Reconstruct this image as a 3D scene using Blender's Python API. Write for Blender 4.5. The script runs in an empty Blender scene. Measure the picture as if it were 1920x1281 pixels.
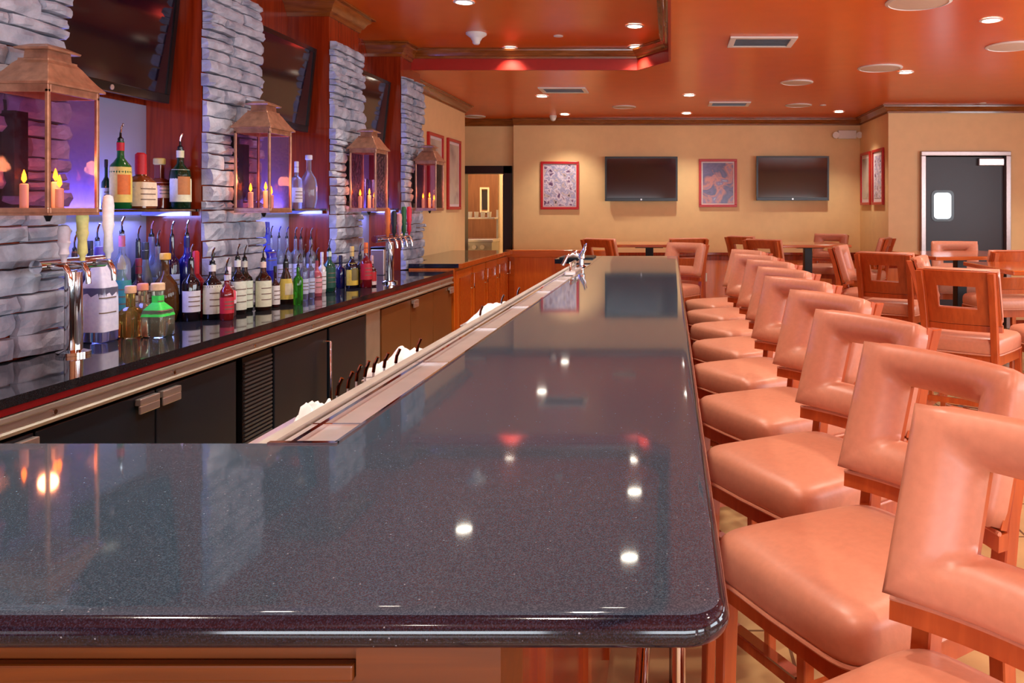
import bpy, bmesh, math, random
from mathutils import Vector, Matrix
random.seed(7)
C = bpy.context.scene.collection
EYE = 1.48
F = 1500.0
PI = math.pi

def P(px, py, z):
    """point of the horizontal plane z that the photograph shows at px, py"""
    Y = (EYE - z) * F / (py - 390.0)
    return ((px - 1258.0) * Y / F, Y)

# ---------------------------------------------------------------- materials
def newmat(name):
    m = bpy.data.materials.new(name); m.use_nodes = True
    nt = m.node_tree
    b = nt.nodes['Principled BSDF']
    return m, nt, b

def lin(c):
    return tuple(((x/255)/12.92 if x/255 <= .04045 else ((x/255+.055)/1.055)**2.4) for x in c) + (1,)

def mat(name, rgb, rough=.5, metal=0, var=.06, scale=30, bump=0, coat=0, trans=0, ior=1.5, emit=None, es=0, spec=None):
    m, nt, b = newmat(name)
    c = lin(rgb)
    tc = nt.nodes.new('ShaderNodeTexCoord')
    n = nt.nodes.new('ShaderNodeTexNoise'); n.inputs['Scale'].default_value = scale; n.inputs['Detail'].default_value = 4
    nt.links.new(tc.outputs['Object'], n.inputs['Vector'])
    r = nt.nodes.new('ShaderNodeValToRGB')
    r.color_ramp.elements[0].position = .3; r.color_ramp.elements[1].position = .7
    r.color_ramp.elements[0].color = tuple(x*(1-var) for x in c[:3]) + (1,)
    r.color_ramp.elements[1].color = tuple(min(1, x*(1+var)) for x in c[:3]) + (1,)
    nt.links.new(n.outputs['Fac'], r.inputs['Fac'])
    nt.links.new(r.outputs['Color'], b.inputs['Base Color'])
    b.inputs['Roughness'].default_value = rough
    b.inputs['Metallic'].default_value = metal
    b.inputs['Coat Weight'].default_value = coat
    b.inputs['Coat Roughness'].default_value = .08
    b.inputs['Transmission Weight'].default_value = trans
    b.inputs['IOR'].default_value = ior
    if spec is not None: b.inputs['Specular IOR Level'].default_value = spec
    if bump:
        bp = nt.nodes.new('ShaderNodeBump'); bp.inputs['Strength'].default_value = bump; bp.inputs['Distance'].default_value = .004
        nt.links.new(n.outputs['Fac'], bp.inputs['Height']); nt.links.new(bp.outputs['Normal'], b.inputs['Normal'])
    if emit:
        b.inputs['Emission Color'].default_value = lin(emit); b.inputs['Emission Strength'].default_value = es
    return m

def wood(name, a, b_, rough=.25, scale=(1.2, 14, 14), coat=.4):
    m, nt, b = newmat(name)
    tc = nt.nodes.new('ShaderNodeTexCoord'); mp = nt.nodes.new('ShaderNodeMapping')
    mp.inputs['Scale'].default_value = scale
    n = nt.nodes.new('ShaderNodeTexNoise'); n.inputs['Scale'].default_value = 3; n.inputs['Detail'].default_value = 6; n.inputs['Distortion'].default_value = .6
    r = nt.nodes.new('ShaderNodeValToRGB'); r.color_ramp.elements[0].position = .3; r.color_ramp.elements[1].position = .72
    r.color_ramp.elements[0].color = lin(a); r.color_ramp.elements[1].color = lin(b_)
    nt.links.new(tc.outputs['Object'], mp.inputs['Vector']); nt.links.new(mp.outputs[0], n.inputs['Vector'])
    nt.links.new(n.outputs['Fac'], r.inputs['Fac']); nt.links.new(r.outputs['Color'], b.inputs['Base Color'])
    b.inputs['Roughness'].default_value = rough; b.inputs['Coat Weight'].default_value = coat; b.inputs['Coat Roughness'].default_value = .1
    return m

def granite(name, base, fleck, rough=.06, dens=.62):
    m, nt, b = newmat(name)
    tc = nt.nodes.new('ShaderNodeTexCoord')
    n = nt.nodes.new('ShaderNodeTexNoise'); n.inputs['Scale'].default_value = 620; n.inputs['Detail'].default_value = 1
    r = nt.nodes.new('ShaderNodeValToRGB')
    r.color_ramp.elements[0].position = .42; r.color_ramp.elements[0].color = lin(base)
    r.color_ramp.elements[1].position = .78; r.color_ramp.elements[1].color = lin(fleck)
    v = nt.nodes.new('ShaderNodeTexVoronoi'); v.inputs['Scale'].default_value = 60
    r2 = nt.nodes.new('ShaderNodeValToRGB')
    r2.color_ramp.elements[0].position = .03; r2.color_ramp.elements[0].color = (.5, .55, .6, 1)
    r2.color_ramp.elements[1].position = .07; r2.color_ramp.elements[1].color = (0, 0, 0, 1)
    mx = nt.nodes.new('ShaderNodeMix'); mx.data_type = 'RGBA'; mx.blend_type = 'ADD'; mx.inputs[0].default_value = .55
    nt.links.new(tc.outputs['Object'], n.inputs['Vector']); nt.links.new(tc.outputs['Object'], v.inputs['Vector'])
    nt.links.new(n.outputs['Fac'], r.inputs['Fac']); nt.links.new(v.outputs['Distance'], r2.inputs['Fac'])
    nt.links.new(r.outputs['Color'], mx.inputs[6]); nt.links.new(r2.outputs['Color'], mx.inputs[7])
    nt.links.new(mx.outputs[2], b.inputs['Base Color'])
    b.inputs['Roughness'].default_value = rough
    b.inputs['IOR'].default_value = 1.6
    return m

def sheet_glass(name, tint, gloss=.12, rough=.03, bump=0, scale=40, blend=.25):
    m = bpy.data.materials.new(name); m.use_nodes = True; nt = m.node_tree; nt.nodes.clear()
    out = nt.nodes.new('ShaderNodeOutputMaterial'); tr = nt.nodes.new('ShaderNodeBsdfTransparent'); gl = nt.nodes.new('ShaderNodeBsdfGlossy')
    tr.inputs['Color'].default_value = lin(tint); gl.inputs['Roughness'].default_value = rough
    lw = nt.nodes.new('ShaderNodeLayerWeight'); lw.inputs['Blend'].default_value = blend
    mth = nt.nodes.new('ShaderNodeMath'); mth.operation = 'ADD'; mth.inputs[1].default_value = gloss; mth.use_clamp = True
    mx = nt.nodes.new('ShaderNodeMixShader')
    nt.links.new(lw.outputs['Fresnel'], mth.inputs[0]); nt.links.new(mth.outputs[0], mx.inputs[0])
    nt.links.new(tr.outputs[0], mx.inputs[1]); nt.links.new(gl.outputs[0], mx.inputs[2]); nt.links.new(mx.outputs[0], out.inputs[0])
    if bump:
        tc = nt.nodes.new('ShaderNodeTexCoord'); n = nt.nodes.new('ShaderNodeTexVoronoi'); n.inputs['Scale'].default_value = scale
        bp = nt.nodes.new('ShaderNodeBump'); bp.inputs['Strength'].default_value = bump; bp.inputs['Distance'].default_value = .01
        nt.links.new(tc.outputs['Object'], n.inputs['Vector']); nt.links.new(n.outputs['Distance'], bp.inputs['Height'])
        nt.links.new(bp.outputs['Normal'], gl.inputs['Normal'])
    return m

def emis(name, rgb, s):
    m = bpy.data.materials.new(name); m.use_nodes = True; nt = m.node_tree; nt.nodes.clear()
    out = nt.nodes.new('ShaderNodeOutputMaterial'); e = nt.nodes.new('ShaderNodeEmission')
    e.inputs[0].default_value = lin(rgb); e.inputs[1].default_value = s
    nt.links.new(e.outputs[0], out.inputs[0]); return m

def picture(name, cols, scale, seed, dist=1.5):
    m, nt, b = newmat(name)
    tc = nt.nodes.new('ShaderNodeTexCoord'); mp = nt.nodes.new('ShaderNodeMapping'); mp.inputs['Location'].default_value = (seed, seed*1.7, 0)
    n = nt.nodes.new('ShaderNodeTexNoise'); n.inputs['Scale'].default_value = scale; n.inputs['Detail'].default_value = 3; n.inputs['Distortion'].default_value = dist
    r = nt.nodes.new('ShaderNodeValToRGB'); cr = r.color_ramp
    while len(cr.elements) < len(cols): cr.elements.new(.5)
    for i, c in enumerate(cols):
        cr.elements[i].position = .28 + .44*i/(len(cols)-1); cr.elements[i].color = lin(c)
    nt.links.new(tc.outputs['Object'], mp.inputs['Vector']); nt.links.new(mp.outputs[0], n.inputs['Vector'])
    nt.links.new(n.outputs['Fac'], r.inputs['Fac']); nt.links.new(r.outputs['Color'], b.inputs['Base Color'])
    b.inputs['Roughness'].default_value = .2
    return m

M = {}
M['wall'] = mat('wall_paint', (238, 202, 146), .6, var=.03, scale=8)
M['ceil'] = mat('orange_ceiling_paint', (230, 100, 16), .26, var=.03, scale=5)
M['fascia'] = mat('red_fascia_paint', (168, 34, 22), .4, var=.03)
M['cherry'] = wood('cherry_wood', (140, 52, 16), (176, 74, 26), .22, (14, 14, 1.0))
M['cherry_h'] = wood('cherry_wood_level', (178, 82, 22), (200, 100, 34), .22, (1.0, 14, 14))
M['mahog'] = wood('red_wood', (120, 34, 12), (158, 54, 20), .18, (14, 14, .8))
M['panel'] = wood('orange_wood', (205, 100, 24), (224, 122, 38), .3, (14, 14, 1.0))
M['crown'] = wood('crown_wood', (120, 62, 22), (152, 86, 36), .22, (2, 2, 14))
M['chairwood'] = wood('chair_wood', (168, 72, 30), (196, 94, 44), .3, (12, 12, 1.5), .3)
M['tablewood'] = wood('table_wood', (178, 84, 34), (206, 112, 52), .15, (1.5, 14, 14), .6)
M['leather'] = mat('salmon_leather', (206, 138, 110), .38, var=.05, scale=60, bump=.12)
M['granite'] = granite('dark_granite', (44, 62, 78), (80, 98, 114), .045)
M['granite_edge_shade'] = granite('dark_granite_edge_shade', (10, 14, 26), (40, 48, 66), .08)  # same countertop stone, shade on the nose painted in as darker colour
M['black_granite'] = granite('black_granite', (20, 22, 26), (60, 62, 70), .05)
M['steel'] = mat('stainless_steel', (226, 224, 224), .34, .85, .05, 12)
M['steel_d'] = mat('satin_steel', (206, 204, 196), .42, .75, .06, 12)
M['chrome'] = mat('chrome', (225, 228, 232), .06, 1, .01)
M['black'] = mat('black_plastic', (7, 6, 9), .25, var=.1)
M['blackmetal'] = mat('black_metal', (20, 18, 22), .35, .3, .1)
M['screen'] = mat('dark_screen', (20, 12, 26), .06, var=.2, scale=2, coat=.6)
M['cooler'] = mat('dark_grey_vinyl', (20, 36, 52), .35, var=.04, scale=10)
M['cooler_b'] = mat('vinyl_brown_reflection', (128, 84, 46), .32, var=.05, scale=6)  # black vinyl doors with their orange reflection put into the colour
M['grille'] = mat('grey_grille', (110, 118, 130), .35, .7)
M['copper'] = mat('aged_copper', (192, 146, 120), .38, .8, .25, 26, .15)
M['lglass'] = sheet_glass('hammered_glass', (240, 222, 240), .02, .12, .08, 45, .08)
M['glass'] = sheet_glass('clear_glass', (236, 244, 246), .08)
M['shelfglass'] = sheet_glass('blue_green_glass', (150, 210, 225), .2)
M['candle'] = mat('cream_candle', (236, 214, 160), .5, emit=(255, 150, 60), es=.25)
M['flame'] = emis('flame_glow', (255, 120, 24), 9)
M['white'] = mat('white_plastic', (232, 228, 220), .4, var=.02)
M['grillw'] = mat('cream_speaker_grille', (214, 190, 168), .6, var=.03)
M['lamp'] = emis('lit_lamp', (255, 244, 224), 14)
M['led'] = emis('blue_led', (70, 80, 255), 2)
M['redframe'] = mat('red_frame', (186, 26, 30), .3, var=.05)
M['mat_board'] = mat('mat_board', (226, 214, 214), .6, var=.03)
M['door_dark'] = mat('dark_door', (38, 24, 30), .4, var=.08, scale=4)
M['lit_pane'] = emis('lit_window_pane', (235, 244, 255), 2.2)
M['laminate'] = mat('grey_laminate', (150, 146, 160), .22, var=.04, scale=3)
M['redstrip'] = mat('dark_red_strip', (130, 20, 24), .3)
M['towel'] = mat('white_cloth', (236, 238, 242), .8, var=.05, scale=20, bump=.5)

def stone_mat():
    m, nt, b = newmat('stacked_stone')
    tc = nt.nodes.new('ShaderNodeTexCoord')
    n = nt.nodes.new('ShaderNodeTexNoise'); n.inputs['Scale'].default_value = 9; n.inputs['Detail'].default_value = 8
    n2 = nt.nodes.new('ShaderNodeTexNoise'); n2.inputs['Scale'].default_value = 70; n2.inputs['Detail'].default_value = 5
    r = nt.nodes.new('ShaderNodeValToRGB')
    r.color_ramp.elements[0].position = .3; r.color_ramp.elements[0].color = lin((138, 144, 164))
    r.color_ramp.elements[1].position = .7; r.color_ramp.elements[1].color = lin((206, 210, 224))
    bp = nt.nodes.new('ShaderNodeBump'); bp.inputs['Strength'].default_value = .6; bp.inputs['Distance'].default_value = .006
    for q in (n, n2): nt.links.new(tc.outputs['Object'], q.inputs['Vector'])
    nt.links.new(n.outputs['Fac'], r.inputs['Fac']); nt.links.new(r.outputs['Color'], b.inputs['Base Color'])
    nt.links.new(n2.outputs['Fac'], bp.inputs['Height']); nt.links.new(bp.outputs['Normal'], b.inputs['Normal'])
    b.inputs['Roughness'].default_value = .75
    return m
M['stone'] = stone_mat()

def floor_mat():
    m, nt, b = newmat('tan_tile_floor')
    tc = nt.nodes.new('ShaderNodeTexCoord')
    br = nt.nodes.new('ShaderNodeTexBrick'); br.offset = .0
    br.inputs['Scale'].default_value = 1; br.inputs['Brick Width'].default_value = .4; br.inputs['Row Height'].default_value = .4
    br.inputs['Mortar Size'].default_value = .006
    br.inputs['Color1'].default_value = lin((212, 176, 124)); br.inputs['Color2'].default_value = lin((196, 158, 106)); br.inputs['Mortar'].default_value = lin((110, 80, 56))
    n = nt.nodes.new('ShaderNodeTexNoise'); n.inputs['Scale'].default_value = 6; n.inputs['Detail'].default_value = 6
    mx = nt.nodes.new('ShaderNodeMix'); mx.data_type = 'RGBA'; mx.blend_type = 'MULTIPLY'; mx.inputs[0].default_value = .5
    nt.links.new(tc.outputs['Object'], br.inputs['Vector']); nt.links.new(tc.outputs['Object'], n.inputs['Vector'])
    nt.links.new(br.outputs['Color'], mx.inputs[6]); nt.links.new(n.outputs['Fac'], mx.inputs[7])
    nt.links.new(mx.outputs[2], b.inputs['Base Color']); b.inputs['Roughness'].default_value = .2
    return m
M['floor'] = floor_mat()

_g = {}
def bglass(rgb, dark=False):
    k = (rgb, dark)
    if k not in _g:
        if dark: _g[k] = mat('bottle_glass_%02x%02x%02x' % rgb, rgb, .06, coat=.5, var=.02)
        else: _g[k] = mat('bottle_glass_%02x%02x%02x' % rgb, rgb, .04, trans=.85, ior=1.35, var=.02)
    return _g[k]
_p = {}
def paper(rgb):
    if rgb not in _p: _p[rgb] = mat('paper_%02x%02x%02x' % rgb, rgb, .5, var=.08, scale=70)
    return _p[rgb]

# ---------------------------------------------------------------- mesh helpers
class MB:
    def __init__(s): s.bm = bmesh.new()
    def box(s, x0, x1, y0, y1, z0, z1):
        v = [s.bm.verts.new(p) for p in ((x0,y0,z0),(x1,y0,z0),(x1,y1,z0),(x0,y1,z0),(x0,y0,z1),(x1,y0,z1),(x1,y1,z1),(x0,y1,z1))]
        for f in ((0,3,2,1),(4,5,6,7),(0,1,5,4),(1,2,6,5),(2,3,7,6),(3,0,4,7)): s.bm.faces.new([v[i] for i in f])
        return v
    def bar(s, a, b, w, h=None, up=(0,0,1)):
        """square bar from a to b"""
        h = h or w; a = Vector(a); b = Vector(b); d = (b-a).normalized(); u = Vector(up)
        if abs(d.dot(u)) > .98: u = Vector((1,0,0))
        r = d.cross(u).normalized(); u = r.cross(d).normalized()
        vs = []
        for q in (a, b):
            for sx, sy in ((-1,-1),(1,-1),(1,1),(-1,1)): vs.append(s.bm.verts.new(q + r*sx*w/2 + u*sy*h/2))
        for f in ((0,1,2,3),(7,6,5,4),(0,4,5,1),(1,5,6,2),(2,6,7,3),(3,7,4,0)): s.bm.faces.new([vs[i] for i in f])
    def tube(s, pts, r, n=12, r2=None):
        pts = [Vector(p) for p in pts]; rings = []
        for i, p in enumerate(pts):
            d = (pts[min(i+1, len(pts)-1)] - pts[max(i-1, 0)]).normalized()
            u = Vector((0,0,1)) if abs(d.z) < .9 else Vector((1,0,0))
            a = d.cross(u).normalized(); b = a.cross(d).normalized()
            rr = r if not isinstance(r, (list, tuple)) else r[i]
            rings.append([s.bm.verts.new(p + (a*math.cos(2*PI*k/n) + b*math.sin(2*PI*k/n))*rr) for k in range(n)])
        for A, B in zip(rings, rings[1:]):
            for k in range(n): s.bm.faces.new((A[k], A[(k+1) % n], B[(k+1) % n], B[k]))
        s.bm.faces.new(rings[0][::-1]); s.bm.faces.new(rings[-1])
    def loops(s, L, cap0=True, cap1=True, closed=True):
        """skin a list of point loops"""
        R = [[s.bm.verts.new(p) for p in l] for l in L]; n = len(R[0])
        for A, B in zip(R, R[1:]):
            for k in range(n if closed else n-1): s.bm.faces.new((A[k], A[(k+1) % n], B[(k+1) % n], B[k]))
        if cap0: s.bm.faces.new(R[0][::-1])
        if cap1: s.bm.faces.new(R[-1])
    def lathe(s, prof, c=(0,0,0), n=24, ex=2, ax=1, ay=1, cap0=True, cap1=True):
        L = []
        for r, z in prof:
            l = []
            for k in range(n):
                t = 2*PI*k/n; co, si = math.cos(t), math.sin(t)
                e = 2/ex
                l.append((c[0]+r*ax*math.copysign(abs(co)**e, co), c[1]+r*ay*math.copysign(abs(si)**e, si), c[2]+z))
            L.append(l)
        s.loops(L, cap0, cap1)
    def prism(s, poly, z0, z1):
        a = [s.bm.verts.new((x, y, z0)) for x, y in poly]; b = [s.bm.verts.new((x, y, z1)) for x, y in poly]; n = len(a)
        s.bm.faces.new(a[::-1]); s.bm.faces.new(b)
        for k in range(n): s.bm.faces.new((a[k], a[(k+1) % n], b[(k+1) % n], b[k]))
    def sweep(s, prof, path, side=1):
        """prof: (distance from path to its side, z); path: xy points"""
        path = [Vector(p) for p in path]; L = []
        for i, p in enumerate(path):
            ns = []
            if i > 0: d = (path[i]-path[i-1]).normalized(); ns.append(Vector((-d.y, d.x))*side)
            if i < len(path)-1: d = (path[i+1]-path[i]).normalized(); ns.append(Vector((-d.y, d.x))*side)
            if len(ns) == 2:
                m = (ns[0]+ns[1]).normalized(); m = m/max(.3, m.dot(ns[0]))
            else: m = ns[0]
            L.append([(p.x+m.x*d_, p.y+m.y*d_, z) for d_, z in prof])
        s.loops(L)
    def build(s, name, m, parent=None, smooth=False, bevel=0, loc=(0,0,0), rz=0, seg=2, autos=None):
        bmesh.ops.recalc_face_normals(s.bm, faces=s.bm.faces)
        if bevel:
            bmesh.ops.bevel(s.bm, geom=[e for e in s.bm.edges if e.calc_face_angle(0) > .6], offset=bevel, segments=seg, affect='EDGES', profile=.5)
        me = bpy.data.meshes.new(name); s.bm.to_mesh(me); s.bm.free()
        o = bpy.data.objects.new(name, me); C.objects.link(o)
        me.materials.append(m)
        if smooth:
            for p in me.polygons: p.use_smooth = True
            if smooth != 'all':
                me.set_sharp_from_angle(angle=math.radians(autos or 40))
        o.location = loc; o.rotation_euler = (0, 0, rz)
        if parent: o.parent = parent
        return o

def B(name, m, box, parent=None, bevel=0, **k):
    mb = MB(); mb.box(*box); return mb.build(name, m, parent, bevel=bevel, **k)

seen = {}
def tag(o, label, cat, group=None, kind=None):
    o['label'] = label; o['category'] = cat
    if group: o['group'] = group
    if kind: o['kind'] = kind
    if label in seen and not group: print('DUP LABEL', label)
    seen[label] = 1
    return o
def struct(o): o['kind'] = 'structure'; return o
def empty(name, loc=(0,0,0), rz=0):
    o = bpy.data.objects.new(name, None); C.objects.link(o); o.location = loc; o.rotation_euler = (0,0,rz); o.empty_display_size = .1
    return o
def kids(o): return [c for c in C.objects if c.parent == o]
def copy_tree(o, parent=None):
    c = o.copy(); C.objects.link(c); c.parent = parent
    for ch in kids(o): copy_tree(ch, c)
    return c
def light(name, kind, loc, energy, color, **k):
    l = bpy.data.lights.new(name, kind); l.energy = energy; l.color = color
    rot = k.pop('rot', None)
    for a, v in k.items(): setattr(l, a, v)
    o = bpy.data.objects.new(name, l); C.objects.link(o); o.location = loc
    if rot: o.rotation_euler = rot
    return o

# ---------------------------------------------------------------- camera
cam = bpy.data.cameras.new('camera'); co = bpy.data.objects.new('camera', cam); C.objects.link(co)
co.location = (0, 0, EYE); co.rotation_euler = (PI/2, 0, 0)
cam.sensor_width = 36; cam.lens = F/1920*36; cam.shift_x = -298/1920; cam.shift_y = -250.5/1920; cam.clip_start = .05
bpy.context.scene.camera = co

# ---------------------------------------------------------------- room shell
ZL, ZT = 2.75, 2.94             # low ceiling, raised tray
XN, XL, XR = -2.68, -2.55, 5.4  # niche wall, left wall, right wall
YB, YF = 11.33, -3.6
struct(B('floor', M['floor'], (-4.3, XR+.1, YF-.1, 13.9, -.1, 0)))
# back wall with doorway at its left end
mb = MB()
mb.box(-2.23, 2.68, YB, YB+.3, 0, ZL); mb.box(-4.2, -2.96, YB+.12, YB+.3, 0, ZL); mb.box(-2.28, -2.2, YB+.12, YB+.3, 0, ZL)
mb.box(-2.96, -2.28, YB+.12, YB+.3, 2.07, ZL)
struct(mb.build('wall_back', M['wall']))
mb = MB(); mb.box(2.68, 2.98, 9.86, YB+.3, 0, ZL)
struct(mb.build('wall_recess_right', M['wall']))
# far right wall with kitchen door opening
dx0, dx1, dz = (1733-1258)*9.86/F, (1884-1258)*9.86/F, 2.12
mb = MB(); mb.box(2.98, dx0, 9.86, 10.1, 0, ZL); mb.box(dx1, XR+.1, 9.86, 10.1, 0, ZL); mb.box(dx0, dx1, 9.86, 10.1, dz, ZL)
struct(mb.build('wall_kitchen', M['wall']))
# right wall with windows, front wall behind the camera with windows
def wall_with_holes(name, axis, c0, c1, a0, a1, holes, m, z0=.95, z1=2.35):
    mb = MB()
    def bx(p, q, za, zb):
        if axis == 'x': mb.box(c0, c1, p, q, za, zb)
        else: mb.box(p, q, c0, c1, za, zb)
    bx(a0, a1, 0, z0); bx(a0, a1, z1, ZT)
    e = [a0] + [v for h in holes for v in h] + [a1]
    for i in range(0, len(e), 2): bx(e[i], e[i+1], z0, z1)
    return struct(mb.build(name, m))
RW = [(-1.6, .6), (1.4, 3.6), (4.4, 6.6)]
FW = [(-2.3, -.3), (.2, 2.2), (2.8, 4.8)]
wall_with_holes('wall_right', 'x', XR, XR+.2, YF, 9.86, RW, M['wall'])
wall_with_holes('wall_front', 'y', YF-.2, YF, -4.2, XR+.2, FW, M['wall'], .35, 1.75)
sky = M['lit_pane']
wn = 1
for axis, hs in (('x', RW), ('y', FW)):
    for a, b in hs:
        r = empty('window_%d' % wn); struct(r); wn += 1
        mb = MB(); g = MB()
        def bx(q, c0, c1, p0, p1, z0, z1):
            if axis == 'x': q.box(XR+c0, XR+c1, p0, p1, z0, z1)
            else: q.box(p0, p1, YF-c1, YF-c0, z0, z1)
        q0 = .95 if axis == 'x' else .35
        for p0, p1, z0, z1 in ((a, b, q0, q0+.05), (a, b, q0+1.35, q0+1.4), (a, a+.05, q0+.05, q0+1.35), (b-.05, b, q0+.05, q0+1.35), ((a+b)/2-.02, (a+b)/2+.02, q0+.05, q0+1.35)):
            bx(mb, .04, .12, p0, p1, z0, z1)
        mb.build('window_frame', M['cherry'], r)
        bx(g, .07, .08, a+.05, b-.05, q0+.05, q0+1.35); g.build('window_pane', M['glass'], r)
# left walls
struct(B('wall_left', M['wall'], (XL-.15, XL, 7.62, 9.9, 0, ZT)))
mb = MB(); mb.box(XN-.12, XN, YF, 7.62, 0, ZT); struct(mb.build('wall_bar', M['mahog']))
mb = MB(); mb.box(-4.2, XL-.15, 9.75, 9.9, 0, ZL); mb.box(-4.3, -4.2, 9.75, YB+.3, 0, ZL); struct(mb.build('wall_hall', M['wall']))
# ceilings
mb = MB()
mb.prism([(-4.3, 7.38), (-.3, 7.38), (0, 6.93), (0, YF-.2), (XR+.2, YF-.2), (XR+.2, 13.9), (-4.3, 13.9)], ZL, ZL+.06)
struct(mb.build('ceiling', M['ceil']))
struct(B('ceiling_tray', M['ceil'], (XN-.12, .2, YF-.2, 7.6, ZT, ZT+.06)))
mb = MB(); mb.sweep([(0, ZL-.001), (.02, ZL-.001), (.02, ZT-.002), (0, ZT-.002)], [(XL, 7.38), (-.3, 7.38), (0, 6.93), (0, YF)], -1)
struct(mb.build('trim_1', M['fascia']))
def crownprof(z, h=.10, d=.09):
    return [(0, z-h), (.012, z-h), (.016, z-h*.8), (.03, z-h*.72), (.05, z-h*.42), (.072, z-h*.26), (.074, z-h*.14), (d, z-h*.1), (d, z), (0, z)]
def crown(name, path, z, side, h=.1, d=.09):
    mb = MB(); mb.sweep(crownprof(z, h, d), path, side); return struct(mb.build(name, M['crown'], smooth=True, autos=25))
crown('trim_2', [(XL, 7.36), (-.31, 7.36), (-.02, 6.925), (-.02, YF)], ZT-.002, -1, .085, .08)
crown('trim_3', [(XL, 7.7), (XL, 9.9), (-4.2, 9.9)], ZL-.001, -1)
crown('trim_4', [(-2.23, YB), (2.68, YB), (2.68, 9.86), (XR, 9.86), (XR, YF), (0, YF)], ZL-.001, -1)
crown('trim_5', [(-4.2, YB+.12), (-2.23, YB+.12)], ZL-.001, -1)
# chair rail + wood wainscot on back wall
mb = MB(); mb.sweep([(0, .74), (.03, .74), (.035, .80), (.045, .82), (.045, .85), (0, .85)], [(-2.23, YB), (2.68, YB), (2.68, 9.86), (dx0-.07, 9.86)], -1)
struct(mb.build('trim_6', M['mahog']))
mb = MB(); mb.sweep([(0, .1), (.015, .1), (.015, .745), (0, .745)], [(-2.23, YB), (2.68, YB), (2.68, 9.86), (dx0-.07, 9.86)], -1)
struct(mb.build('trim_7', M['panel']))
mb = MB(); mb.sweep([(0, .001), (.025, .001), (.025, .1), (0, .1)], [(-2.23, YB), (2.68, YB), (2.68, 9.86), (dx0-.07, 9.86)], -1)
struct(mb.build('baseboard_back', M['mahog']))
mb = MB(); mb.sweep([(0, .001), (.02, .001), (.02, .1), (0, .1)], [(dx1+.07, 9.86), (XR, 9.86), (XR, YF), (-1, YF)], -1)
struct(mb.build('baseboard_right', M['mahog']))

# kitchen door (swing door with lit porthole)
d = empty('door_1'); struct(d)
w = .055
mb = MB(); y = 9.80
mb.box(dx0-w, dx0+.005, y, 10.1, 0, dz); mb.box(dx1-.005, dx1+w, y, 10.1, 0, dz); mb.box(dx0-w, dx1+w, y, 10.1, dz, dz+w)
mb.build('door_frame', mat('door_frame_steel', (176, 160, 156), .3, .8), d, bevel=.006)
wx0, wx1, wz0, wz1 = (1748-1258)*9.9/F, (1784-1258)*9.9/F, EYE-22*9.9/F, EYE+30*9.9/F
mb = MB(); mb.box(dx0+.008, wx0, 9.88, 9.92, .01, dz-.01); mb.box(wx1, dx1-.008, 9.88, 9.92, .01, dz-.01)
mb.box(wx0, wx1, 9.88, 9.92, .01, wz0); mb.box(wx0, wx1, 9.88, 9.92, wz1, dz-.01)
mb.build('door_leaf', M['door_dark'], d)
def rrect(x0, x1, z0, z1, r, n=6):
    out = []
    for cx, cz, a0 in ((x1-r, z1-r, 0), (x0+r, z1-r, 90), (x0+r, z0+r, 180), (x1-r, z0+r, 270)):
        for k in range(n+1):
            a = math.radians(a0 + 90*k/n); out.append((cx+r*math.cos(a), cz+r*math.sin(a)))
    return out
mb = MB(); rr = rrect(wx0+.004, wx1-.004, wz0+.004, wz1-.004, .05); mb.loops([[(x, 9.885, z) for x, z in rr], [(x, 9.915, z) for x, z in rr]]); mb.build('window_pane', M['lit_pane'], d)
mb = MB(); o_ = rrect(wx0-.02, wx1+.02, wz0-.02, wz1+.02, .06); i_ = rrect(wx0+.012, wx1-.012, wz0+.012, wz1-.012, .045)
mb.loops([[(x, 9.88, z) for x, z in o_], [(x, 9.87, z) for x, z in o_], [(x, 9.87, z) for x, z in i_], [(x, 9.88, z) for x, z in i_]], False, False)
mb.build('window_gasket', M['black'], d)
B('door_closer', M['steel'], (dx1-.33, dx1-.02, 9.82, 9.878, dz-.12, dz-.03), d, bevel=.008)
struct(B('wall_service', M['wall'], (2.98, XR+.1, 11.0, 11.1, 0, ZL)))

# hall doorway at the far left
d = empty('door_2'); struct(d)
mb = MB(); mb.box(-3.03, -2.95, YB+.06, YB+.31, 0, 2.08); mb.box(-2.39, -2.27, YB+.06, YB+.31, 0, 2.08); mb.box(-3.03, -2.27, YB+.06, YB+.31, 1.97, 2.08)
mb.build('door_frame', M['door_dark'], d, bevel=.005)
B('door_leaf', M['cream'] if 'cream' in M else M['wall'], (-2.45, -2.41, YB+.32, YB+1.05, .01, 1.96), d)
struct(B('wall_hall_back', M['wall'], (-4.3, -2.0, 13.7, 13.8, 0, ZL)))
struct(B('wall_hall_side', M['wall'], (-2.1, -2.0, YB+.3, 13.7, 0, ZL)))
d = empty('door_3'); struct(d)
bw = wood('brown_door_wood', (120, 66, 30), (140, 82, 42), .35, (10, 10, 1))
mb = MB(); x0, x1 = -3.75, -2.95; lx0, lx1 = (903-1258)*13.6/F, (914-1258)*13.6/F
mb.box(x0, lx0, 13.62, 13.68, .01, 2.1); mb.box(lx1, x1, 13.62, 13.68, .01, 2.1); mb.box(lx0, lx1, 13.62, 13.68, .01, 1.45); mb.box(lx0, lx1, 13.62, 13.68, 1.78, 2.1)
mb.build('door_leaf', bw, d)
mb = MB(); a, b = 1.43, 1.80
for q in ((lx0-.03, lx0, a, b), (lx1, lx1+.03, a, b), (lx0-.03, lx1+.03, a-.03, a), (lx0-.03, lx1+.03, b, b+.03)): mb.box(q[0], q[1], 13.6, 13.62, q[2], q[3])
mb.build('lite_frame', M['wall'], d)
B('window_pane', M['screen'], (lx0, lx1, 13.64, 13.66, 1.45, 1.78), d)
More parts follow.
